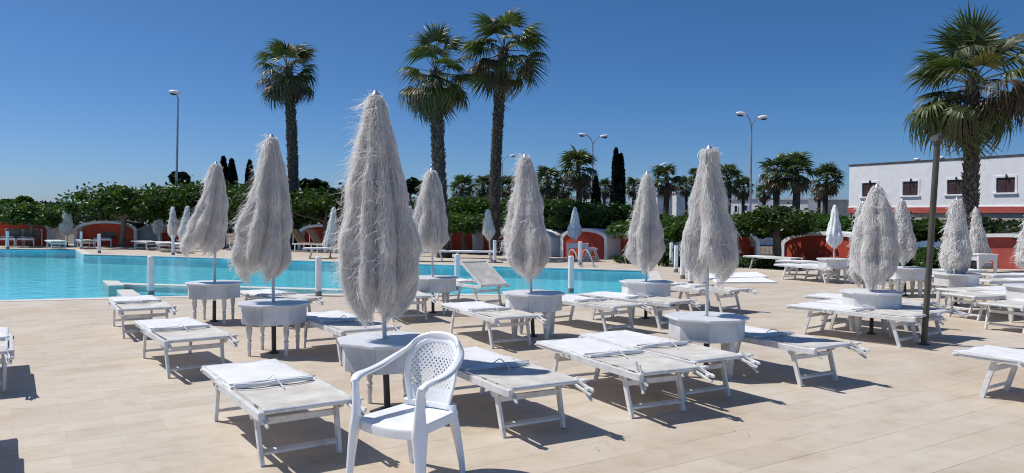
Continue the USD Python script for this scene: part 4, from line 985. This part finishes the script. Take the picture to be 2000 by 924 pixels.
for k, (u, v, rp, d, lab) in enumerate(PALMS):
    c = at(u, v, d); R = .70 * rp * d / FOC
    if k in (0, 4, 9, 15):
        protos.append((small_palm(lab, (c[0], c[1], 0), c[2], R * 1.08, 40 + k, 1, dead=[.2, .3, .25, .35][len(protos)]), c[2]))
    else:
        p, H = protos[k % len(protos)]
        R0_ = PALMS[(0, 4, 9, 15)[k % len(protos)]]; s = R * FOC / (R0_[2] * R0_[3])  * (1.0)
        s = R / (.70 * R0_[2] * R0_[3] / FOC)
        dup(p, (c[0], c[1], c[2] - H * s), k * 1.3, lab, scale=(s, s, s))

# ================================================================ LEAFY TREES, HEDGES, CYPRESSES
def leaves(pts, size, r, flat=.6):
    n = len(pts); a = r.normal(0, 1, (n, 3)); a[:, 2] *= flat; a /= np.linalg.norm(a, axis=1, keepdims=True)
    b = np.cross(a, r.normal(0, 1, (n, 3))); b /= np.linalg.norm(b, axis=1, keepdims=True)
    s = size * r.uniform(.6, 1.25, (n, 1)); c = np.cross(a, b)
    v = np.stack([pts - a * s, pts + b * s * .62 + c * s * .12, pts + a * s, pts - b * s * .62 + c * s * .12], 1).reshape(-1, 3)
    f = np.arange(n)[:, None] * 4 + np.array([[0, 1, 2, 0, 2, 3]]); return trimesh.Trimesh(v, f.reshape(-1, 3), process=False)
def shade_tree(label, loc, seed, trunk=1.25, Rx=2.6, Ry=2.2, top=2.5, low=1.15, nclump=46, nleaf=9000, sc=1, matn='tree_leaf', group='pollarded shade trees behind the alcoves', size=.105):
    r = np.random.default_rng(seed); t = thing('shade_tree', label, 'tree', loc, 0, group, sc)
    z = np.linspace(0, 1, 7)
    obj('trunk', tube(np.c_[.05 * np.sin(4 * z + seed), .04 * np.sin(3 * z), z * trunk], np.interp(z, [0, .15, .8, 1], [.19, .14, .13, .16]), 9), 'bark', t)
    ends = []
    for k in range(8):
        a = k * PI / 4 + r.normal(0, .25); L = r.uniform(.45, .8)
        p = catmull([(0, 0, trunk - .08), (.3 * Rx * L * math.cos(a), .3 * Ry * L * math.sin(a), trunk + .12 + .1 * r.random()), (.7 * Rx * L * math.cos(a + .15), .7 * Ry * L * math.sin(a + .15), trunk + .16 + .25 * r.random()), (Rx * L * math.cos(a), Ry * L * math.sin(a), trunk + .45 + .4 * r.random())], 9)
        obj('limb', tube(p, np.linspace(.085, .03, 9), 6), 'bark', t); ends.append(p[-1])
    cl = []
    for k in range(nclump):
        a, q = r.uniform(0, 2 * PI), math.sqrt(r.random())
        h = low + (top - low) * (r.random() ** .75) * (1 - .45 * q ** 3)
        cl.append((Rx * q * math.cos(a) * .92, Ry * q * math.sin(a) * .92, h, r.uniform(.28, .55)))
    pts = []
    for (x, y, h, s) in cl:
        m = nleaf // nclump; d = r.normal(0, 1, (m, 3)); d /= np.linalg.norm(d, axis=1, keepdims=True)
        pts.append(np.array([x, y, h]) + d * s * (r.random((m, 1)) ** .35) * [1, 1, .72])
    m = nleaf // 12; a = r.uniform(0, 2 * PI, m); q = np.sqrt(r.random(m))
    pts.append(np.c_[Rx * q * np.cos(a), Ry * q * np.sin(a), top + .16 * r.normal(0, 1, m) - .5 * q ** 3])
    obj('crown', leaves(np.vstack(pts), size, r), matn, t, smooth=False)
    return t
st0 = shade_tree('spreading leafy tree with a thick bare trunk in front of the second red alcove', gp(236, 483) + [0, .2, 0], 61, trunk=1.5, Rx=3.0, Ry=2.4, top=2.75, low=1.62, nleaf=11000)
st1 = shade_tree('leafy tree with limbs showing left of the swung parasol', gp(222, 478) + [0, 3, 0], 62, trunk=1.5, Rx=2.9, Ry=2.3, top=2.65, low=1.45, nleaf=10000)
st2 = shade_tree('small flat-topped leafy tree with straight grey trunk, left of the palm-shadowed red alcove', gp(1517, 512), 63, trunk=1.15, Rx=1.3, Ry=1.2, top=1.85, low=1.22, nclump=30, nleaf=6000, size=.085)
for k, (p, (u, v), dy, s, lab) in enumerate([
    (0, (10, 484), 2, .72, 'leafy tree at the far left edge over the first red alcove'),
    (0, (318, 483), 2.5, 1.08, 'leafy tree behind the three closed cloth parasols'),
    (1, (392, 485), 1.5, 1.08, 'leafy tree behind the swung parasol at left'),
    (0, (462, 487), 2, 1.0, 'leafy tree in the gap between the swung parasol and the next one'),
    (1, (545, 490), 2, .95, 'leafy tree behind the alone standing tall palm'),
    (0, (627, 490), 1.0, .96, 'leafy tree above the fourth red alcove'),
    (1, (690, 492), 2, .95, 'leafy tree hidden behind the largest parasol'),
    (0, (770, 492), 3, .9, 'leafy tree peeping out right of the largest parasol'),
    (1, (826, 494), 3, .85, 'leafy tree behind the cream parasol'),
    (1, (906, 494), .3, .82, 'leafy tree with its trunk before the orange-red alcove'),
    (0, (940, 494), 3.5, .95, 'dense leafy tree between the two tall palm trunks'),
    (1, (1005, 497), 2.5, .85, 'leafy tree right of the straight palm trunk'),
    (0, (1075, 499), 2.5, .9, 'leafy tree right of the bristling parasol'),
    (1, (1125, 502), 3.0, .85, 'leafy tree above the middle red alcove'),
    (0, (1180, 504), 2.0, .84, 'leafy tree between the middle alcove and the pool corner parasol'),
    (1, (1238, 506), 2.0, .8, 'leafy tree behind the pool corner parasol'),
    (2, (1297, 512), .3, .98, 'leafy tree with a dark knotted trunk left of the ragged parasol'),
    (2, (1355, 508), 2.5, 1.1, 'leafy tree behind the tall ragged parasol'),
    (2, (1445, 508), 3.0, 1.1, 'leafy tree just right of the tall ragged parasol'),
    (2, (1470, 507), 2.6, .98, 'small leafy tree behind the dark shaded alcove'),
    (2, (1574, 508), 3.2, 1.0, 'leafy tree left of the folded white parasol at the red alcove'),
    (2, (1650, 510), 3.0, 1.12, 'leafy tree right of the folded white parasol'),
    (2, (1735, 514), 2.8, 1.0, 'leafy tree behind the slim shaggy parasol'),
    (2, (1805, 515), 1.0, 1.0, 'small tree with a forked dark trunk by the green pipe'),
    (2, (1855, 516), 3.0, 1.0, 'leafy tree between the green pipe and the right palm trunk')]):
    g = gp(u, v); dup((st0, st1, st2)[p], g + [0, dy, 0], k * 1.7, lab, scale=(s * (1.0 + .12 * math.sin(k * 2.1)) * (1.3 if p == 2 else 1), s * (1.3 if p == 2 else 1), s * (1 + .09 * math.sin(k * 3.3)) * (.83 if 7 <= k <= 15 else .77 if k >= 16 else 1)))
def hedge(label, p0, p1, w, h, seed, n, matn='hedge_leaf', size=.085, name='hedge', cat_='hedge', group=None):
    r = np.random.default_rng(seed); p0, p1 = np.array(p0[:2]), np.array(p1[:2]); L = np.linalg.norm(p1 - p0); d = (p1 - p0) / L; o = np.array([-d[1], d[0]])
    t = thing(name, label, cat_, (*p0, 0), 0, group)
    s, a, z = r.uniform(0, L, n), r.normal(0, .42, n) * w, h * (r.random(n) ** .6)
    hh = 1 + .14 * np.sin(s * 2.3 + seed) + .10 * np.sin(s * 5.1)
    x = s[:, None] * d + a[:, None] * o
    obj('foliage', leaves(np.c_[x, z * hh], size, r), matn, t, smooth=False)
    st = [tube([(*(d * q), 0), (*(d * q + r.normal(0, .08, 2)), h * .7)], [.03, .012], 5) for q in np.arange(.2, L, .45)]
    obj('stems', cat(st), 'bark', t)
    return t
h0 = gp(1960, 520); hedge('long clipped hedge above the faded red alcove at the right edge', at(1905, 470, 29), at(2120, 470, 27), 1.2, 1.45, 71, 14000)
hedge('low ground shrubs in front of the dark shaded alcove', gp(1408, 519), gp(1500, 523), .8, .32, 72, 2600, size=.07, name='low_shrub', cat_='shrub')
hedge('low ground shrubs round the foot of the flat-topped tree', gp(1500, 523), gp(1562, 524), .8, .36, 73, 2400, size=.07, name='low_shrub', cat_='shrub')
hedge('rounded shrub left of the green pipe by the far table', gp(1752, 523), gp(1778, 524), .7, .62, 74, 2200, size=.07, name='low_shrub', cat_='shrub')
hedge('rounded shrub right behind the green pipe', gp(1792, 528), gp(1850, 529), .8, .62, 75, 3000, size=.07, name='low_shrub', cat_='shrub')
hedge('dark shrubs at the right end of the pool behind the farthest bollards', gp(1290, 518), gp(1345, 520), .8, .55, 76, 2600, size=.07, name='low_shrub', cat_='shrub')
hedge('small grassy tuft at the foot of the alcove behind the pool corner parasol', gp(1205, 513), gp(1245, 515), .4, .22, 77, 900, size=.06, name='low_shrub', cat_='shrub')
def cypress(label, u, vtop, vlow, wpx, d, seed, spires=1):
    r = np.random.default_rng(seed); b = at(u, vlow, d); H = at(u, vtop, d)[2]; R = wpx * d / FOC / 2
    t = thing('cypress', label, 'cypress', (b[0], b[1], 0), 0, 'dark cypress trees')
    obj('trunk', tube([(0, 0, 0), (0, 0, H * .6)], [.16, .06], 7), 'bark', t)
    pts = []
    for q in range(spires):
        ox = 0 if spires == 1 else (-.35 + .8 * q) * R; hq = H * (1 if q == 0 else .94); rq = R * (1 if spires == 1 else .68)
        m = 5000 // spires; z = r.random(m) ** .8; a = r.uniform(0, 2 * PI, m)
        rr = rq * np.interp(z, [0, .08, .35, .75, .93, 1], [.55, .9, 1, .72, .3, .03]) * (1 + .16 * np.sin(3 * a + 9 * z + seed)) * r.uniform(.72, 1.03, m)
        pts.append(np.c_[ox + rr * np.cos(a), rr * np.sin(a), .25 + z * (hq - .25)])
    obj('foliage', leaves(np.vstack(pts), .16 * R / .5 + .07, r, flat=2.2), 'cypress_leaf', t, smooth=False)
cypress('slim cypress right behind the tip of the swung parasol', 437, 308, 430, 20, 70, 81)
cypress('slim pointed cypress just right of the swung parasol', 453, 313, 430, 21, 70, 82)
cypress('loose cypress beside the tip of the second parasol', 488, 315, 430, 19, 72, 83)
cypress('tall dark cypress with two spires right of the forked lamp', 1206, 292, 430, 24, 64, 84, 2)
cypress('short cypress left of the double-spired one', 1163, 346, 430, 18, 66, 85)
def bushy_tree(label, u, v, rx, ry, d, seed, matn='pine_leaf', n=3500, name='pine_tree', cl=16):
    r = np.random.default_rng(seed); c = at(u, v, d); k = d / FOC; rx, ry = rx * k, ry * k
    t = thing(name, label, 'tree', (c[0], c[1], 0), 0, 'dark bushy trees on the skyline')
    obj('trunk', tube([(0, 0, 0), (.1, 0, c[2] * .6), (0, 0, c[2])], [.2, .15, .08], 7), 'bark', t)
    pts = []
    for q in range(cl):
        a, s = r.uniform(0, 2 * PI), r.random() ** .5
        o = np.array([rx * s * math.cos(a) * .8, rx * s * math.sin(a) * .6, c[2] + ry * r.uniform(-.75, .8) * (1 - .5 * s)])
        dd = r.normal(0, 1, (n // cl, 3)); dd /= np.linalg.norm(dd, axis=1, keepdims=True)
        pts.append(o + dd * (r.random((n // cl, 1)) ** .4) * [rx * .36, rx * .36, ry * .34])
    pts = np.vstack(pts)
    obj('crown', leaves(pts, .16 + .002 * d, r), matn, t, smooth=False)
bushy_tree('small round pine beside the left street lamp', 352, 349, 17, 17, 75, 91)
bushy_tree('dark bushy tree left of the largest parasol on the skyline', 615, 366, 30, 20, 75, 92)
bushy_tree('dark bushy tree right of the largest parasol on the skyline', 800, 368, 26, 22, 78, 93)
bushy_tree('dark bushy tree behind the largest parasol on the skyline', 745, 372, 40, 20, 80, 94)
bushy_tree('pale scrubby tree on the skyline at far left', 40, 400, 34, 14, 60, 95, 'tree_leaf')
r = np.random.default_rng(5)
xs = np.linspace(-330, 30, 260); pts = []
for x in xs:
    d = 230 + 30 * math.sin(x * .05); m = 90; h = 5.2 + 2.0 * math.sin(x * .11) + 1.2 * math.sin(x * .37)
    pts.append(np.c_[x + r.normal(0, 2.2, m), d + r.normal(0, 5, m), h * r.random(m) ** .6])
tag(obj('far_wood', leaves(np.vstack(pts), 1.1, r), 'scrub_leaf', None, smooth=False), 'dark band of far woodland on the skyline at left', 'woodland', kind='stuff')
xs = np.linspace(-60, 90, 240); pts = []
for x in xs:
    m = 60; h = (1.0 if x > 14 else 1.9) + .45 * math.sin(x * .31) + .3 * math.sin(x * .77)
    pts.append(np.c_[x + r.normal(0, .7, m), 66 + r.normal(0, 2.2, m), h * r.random(m) ** .6])
tag(obj('shrubbery', leaves(np.vstack(pts), .34, r), 'scrub_leaf', None, smooth=False), 'continuous dark shrubbery between the pool trees and the houses', 'shrubbery', kind='stuff')

# ================================================================ STREET LAMPS
def lamp(label, u, vtop, d, heads, lean=0.0, vbase=None, r0=.085):
    b = at(u, vtop, d); H = b[2]; t = thing('street_lamp', label, 'street lamp', (b[0], b[1], 0), 0, 'street lamps')
    k = d / FOC
    obj('pole', tube([(-lean * H, 0, 0), (-lean * .2 * H, 0, H * .8), (0, 0, H)], [r0, r0 * .75, r0 * .55], 9), 'grey_metal', t)
    for (uh, vh) in heads:
        p = at(uh, vh, d) - [b[0], b[1], 0]; sx = np.sign(p[0]) or 1
        m1 = np.array([p[0] * .25, 0, H + (p[2] - H) * .55])
        arm = obj('arm', tube(catmull([(0, 0, H - .1), m1, p - [sx * .30, 0, -.0]], 9), r0 * .45, 7), 'grey_metal', t)
        head = trimesh.creation.icosphere(2, 1.0); head.apply_scale([.38, .20, .14]); head = T(head, trimesh.transformations.rotation_matrix(-.14 * sx, [0, 1, 0]))
        obj('lamp_head', mv(head, *p), 'white_plastic', t, smooth=True)
        gl = trimesh.creation.icosphere(2, 1.0); gl.apply_scale([.24, .15, .10]); obj('lamp_glass', mv(gl, *(p - [-.05 * sx, 0, .10])), 'window_dark', t, smooth=True)
lamp('leaning street lamp at left with a single head', 348, 190, 50, [(341, 180)], lean=.025)
lamp('forked street lamp with two heads above the tallest distant palm', 1158, 280, 68, [(1138, 263), (1180, 266)])
lamp('largest forked street lamp with two heads, right of the tall ragged parasol', 1468, 244, 54, [(1448, 222), (1490, 229)])
lamp('single-arm street lamp right of the straight palm trunk', 981, 318, 92, [(1001, 304)])
lamp('single-arm street lamp left of the tall ragged parasol', 1281, 338, 100, [(1298, 320)])
lamp('street lamp with its arm to the left above the palm pair', 1568, 316, 88, [(1547, 302)])
lamp('small street lamp left of the white building corner', 1622, 362, 118, [(1643, 345)])
lamp('thin street lamp right of the large forked one, head in the palm leaves', 1478, 352, 118, [(1488, 342)])
lamp('street lamp behind the thick palm trunk, its arm pointing left', 868, 316, 96, [(846, 323)])

# ================================================================ BUILDINGS
def facade(t, p0, p1, z0, z1, depth, matn, name='wall'):
    """a block whose front runs from p0 to p1"""
    p0, p1 = np.array(p0[:2]), np.array(p1[:2]); d = p1 - p0; L = np.linalg.norm(d); d /= L; o = np.array([-d[1], d[0]])
    M = np.eye(4); M[:2, 0] = d; M[:2, 1] = o; M[:2, 3] = p0
    return M, L
t = thing('white_building', 'large two-storey white building with brown shuttered windows and a red band at right', 'building', (0, 0, 0))
dl = 81.0; a = at(1659, 325, dl); dirv = np.array([.505, -.863, 0])
M = np.eye(4); M[:3, 0] = dirv; M[:3, 1] = [.863, .505, 0]; M[:3, 3] = [a[0], a[1], 0]
Lb = 36.0; zt, zb = a[2], EYE + (425.5 - 405.3) * dl / FOC
PB = lambda c, s, b=.01: T(cbox(c, s, b), M)
def on_face(u, v):
    q = ray(u, v); nrm = np.array([.863, .505, 0]); k = (np.array([a[0], a[1], 0]) @ nrm - np.array([0, 0, EYE]) @ nrm) / (q @ nrm); p = q * k + [0, 0, EYE]
    return (p[:2] - a[:2]) @ dirv[:2], p[2]
wins = []
for u0, u1, v0, v1 in [(1684, 1713, 358, 384.5), (1763.3, 1793, 355, 382), (1850, 1883, 352, 379.5), (1946, 1982.5, 347.5, 376.5)]:
    s0, s1 = on_face(u0, (v0 + v1) / 2)[0], on_face(u1, (v0 + v1) / 2)[0]; z1_, z0_ = on_face(u0, v0)[1], on_face(u0, v1)[1]; wins.append((s0, s1, z0_, z1_))
s_step = wins[-1][0] - wins[-2][0]
wins.append((wins[-1][0] + s_step, wins[-1][1] + s_step, wins[-1][2], wins[-1][3]))
fp = sbox(0, zb, Lb, zt)
for s0, s1, z0_, z1_ in wins: fp = fp.difference(sbox(s0, z0_, s1, z1_))
obj('front_wall', T(xz(extrude(fp, .3)), M), 'white_plaster', t)
obj('body', PB((Lb / 2, 6.2, zt / 2 - .1), (Lb - .02, 11.8, zt - .2)), 'white_plaster', t)
obj('ground_storey', PB((Lb / 2, .28, (zb - .55) / 2), (Lb - .04, .4, zb - .55)), 'beige_plaster', t)
obj('red_band', PB((Lb / 2, .12, zb - .29), (Lb + .02, .5, .55)), 'faded_red_plaster', t)
obj('string_course', PB((Lb / 2, .0, zb + .03), (Lb + .1, .16, .10)), 'white_plaster', t)
rf = obj('roof', PB((Lb / 2, 6.0, zt + .09), (Lb + .16, 12.1, .18)), 'roof_felt', t)
for s in (7.2, 9.6): obj('roof_vent', PB((s, .3, zt + .33), (.5, .5, .22), .08), 'white_plaster', rf)
for s0, s1, z0_, z1_ in wins:
    w = obj('window', PB(((s0 + s1) / 2, .16, (z0_ + z1_) / 2), (s1 - s0 - .002, .06, z1_ - z0_ - .002)), 'window_dark', t)
    fr = .20
    obj('frame', cat([PB(((s0 + s1) / 2, -.012, z1_ + fr / 2), (s1 - s0 + 2 * fr, .05, fr)), PB((s0 - fr / 2, -.012, (z0_ + z1_) / 2), (fr, .05, z1_ - z0_ - .004)), PB((s1 + fr / 2, -.012, (z0_ + z1_) / 2), (fr, .05, z1_ - z0_ - .004))]), 'white_plaster', w)
    obj('sill', PB(((s0 + s1) / 2, -.05, z0_ - .08), (s1 - s0 + 2 * fr + .1, .18, .15)), 'white_plaster', w)
    for q in (0, 1):
        m0 = s0 + (s1 - s0) * q / 2
        obj('shutter', PB((m0 + (s1 - s0) / 4, .09, (z0_ + z1_) / 2), ((s1 - s0) / 2 - .05, .05, z1_ - z0_ - .06)), 'shutter_brown', w)
        obj('shutter_slats', cat([PB((m0 + (s1 - s0) / 4, .06, z0_ + .15 + k * .16), ((s1 - s0) / 2 - .22, .03, .10), .004) for k in range(int((z1_ - z0_ - .25) / .16))]), 'shutter_brown', w)
    obj('lamp_hook', PB(((s0 + s1) / 2 + .1, -.12, z1_ + .10), (.07, .2, .34)), 'dark_metal', w)
def house(label, u0, u1, vtop, d, z0=0, depth=5, matn='white_plaster', openings=(), turn=0.0, roof='aged_white_plaster'):
    p0, p1 = at(u0, vtop, d), at(u1, vtop, d); H = (p0[2] + p1[2]) / 2; W = p1[0] - p0[0]
    t = thing('low_house', label, 'house', ((p0[0] + p1[0]) / 2, d, 0), turn, 'low white houses behind the trees')
    w = sbox(-W / 2, 0, W / 2, H)
    k = d / FOC; uc = (u0 + u1) / 2
    rect = []
    for (a0, a1, v0, v1, kind) in openings:
        hz = 421.6 + .006 * (uc - 1000)
        rect.append(((a0 - uc) * k, (a1 - uc) * k, EYE - (v1 - hz) * k, EYE - (v0 - hz) * k, kind)); w = w.difference(sbox(*[rect[-1][i] for i in (0, 2, 1, 3)]))
    obj('front_wall', xz(extrude(w, .25)), matn, t)
    obj('side_wall', cat([box((s * (W / 2 - .13), depth / 2 + .1, H / 2), (.25, depth - .3, H - .01)) for s in (-1, 1)] + [box((0, depth, H / 2), (W, .25, H - .01))]), matn, t)
    obj('roof', box((0, depth / 2 + .05, H - .06), (W + .25, depth + .35, .14)), roof, t)
    for (x0, x1, z0_, z1_, kind) in rect:
        wn = obj('door' if kind == 'd' else 'window', box(((x0 + x1) / 2, .14, (z0_ + z1_) / 2), (x1 - x0, .08, z1_ - z0_)), 'door_blue' if kind in 'db' else 'window_dark', t)
        obj('frame', cat([box((x0 - .06, -.02, (z0_ + z1_) / 2), (.10, .08, z1_ - z0_ + .1)), box((x1 + .06, -.02, (z0_ + z1_) / 2), (.10, .08, z1_ - z0_ + .1))]), matn, wn)
        obj('panel', cat([box((x0 + (x1 - x0) * q, .085, (z0_ + z1_) / 2), ((x1 - x0) * .36, .04, (z1_ - z0_) * .86)) for q in (.27, .73)]), 'door_blue' if kind in 'db' else 'window_dark', wn)
    return t
house('low white house left of the large forked lamp post, two dark windows', 1427, 1481, 387, 84, openings=[(1434.5, 1439.5, 402, 414, 'w'), (1453, 1461, 401, 411, 'b')], turn=math.radians(-38))
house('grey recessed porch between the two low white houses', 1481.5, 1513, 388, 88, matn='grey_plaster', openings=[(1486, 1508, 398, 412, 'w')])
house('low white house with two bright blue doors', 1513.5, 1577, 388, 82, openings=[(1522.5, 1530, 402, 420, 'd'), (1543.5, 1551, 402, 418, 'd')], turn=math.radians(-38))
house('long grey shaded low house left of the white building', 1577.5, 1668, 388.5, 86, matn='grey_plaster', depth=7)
house('low white house behind the tallest distant palm', 1131, 1158, 379, 90, depth=6, turn=math.radians(-38))
house('grey low house left of the white one behind the tallest palm', 1096, 1130.5, 384, 92, matn='aged_white_plaster', depth=6)
house('low white house by the foot of the double cypress', 1159, 1196, 380, 94, matn='aged_white_plaster', depth=6)
house('low white house between the two tall trunks, pillar showing', 878, 906, 383, 86, openings=[(884, 892, 390, 408, 'w')], turn=math.radians(-38))
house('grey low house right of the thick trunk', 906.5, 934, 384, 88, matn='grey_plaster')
house('low house with a white chimney block left of the ragged parasol', 1284, 1321, 379, 88, matn='aged_white_plaster')
house('white chimney-like block left of the ragged parasol', 1321.5, 1341, 375, 80, matn='aged_white_plaster', depth=2)
house('low white house right of the largest parasol', 790, 818, 386, 90)
house('grey house low behind the flat-topped tree with one window', 1440, 1600, 431, 46, matn='aged_white_plaster', depth=4, openings=[(1524, 1545, 455, 474, 'w'), (1466, 1480, 450, 470, 'w')])
house('low pale house behind the forked trunk by the green pipe', 1690, 1870, 446, 44, depth=4)

# ================================================================ FENCES
def rail_fence(label, p0, p1, h=1.25, gap=.12, matn='galvanised', rails=(.12, .65, 1.18), post=2.0, nbars=None, group='metal fences behind the alcoves'):
    p0, p1 = np.array(p0), np.array(p1); d = p1 - p0; L = np.linalg.norm(d); an = math.atan2(d[1], d[0])
    t = thing('metal_fence', label, 'fence', (*p0[:2], 0), an, group)
    for z in rails: obj('rail', box((L / 2, 0, z * h / 1.25), (L, .03, .035)), matn, t)
    for x in np.arange(0, L + .01, post): obj('post', box((x, 0, h * .55), (.06, .06, h * 1.1)), matn, t)
    for x in np.arange(gap, L, gap): obj('bar', tube([(x, 0, .05), (x, 0, h)], .009, 4), matn, t)
rail_fence('metal bar fence behind the flat-topped tree', at(1470, 500, 32), at(1566, 500, 32), 1.35, .17)
rail_fence('pale bar fence left and right of the green pipe', at(1690, 500, 33), at(1868, 500, 33), 1.6, .17, 'white_paint')
def grid_gate(label, u0, u1, d, vtop, vbase):
    p0, p1 = at(u0, vbase, d), at(u1, vbase, d); W = p1[0] - p0[0]; H = at(u0, vtop, d)[2]
    t = thing('round_trellis', label, 'trellis', ((p0[0] + p1[0]) / 2, d, 0), 0, 'round-topped metal trellises')
    R = W / 2; z0 = H - R
    obj('hoop', tube([(R * math.cos(q), 0, z0 + R * math.sin(q)) for q in np.linspace(0, PI, 20)], .022, 6), 'dark_metal', t)
    for x in np.arange(-R + .12, R, .15): obj('wire', tube([(x, 0, 0), (x, 0, z0 + math.sqrt(max(0, R * R - x * x)))], .008, 4), 'galvanised', t)
    for z in np.arange(.2, H - .05, .15):
        xx = R if z < z0 else math.sqrt(max(0, R * R - (z - z0) ** 2))
        obj('cross_wire', tube([(-xx, 0, z), (xx, 0, z)], .008, 4), 'galvanised', t)
grid_gate('round-topped wire trellis between the middle alcove and the pool corner alcove', 1164, 1222, 33, 441, 500)
grid_gate('round-topped wire trellis right of the bristling parasol', 1070, 1112, 33, 442, 500)
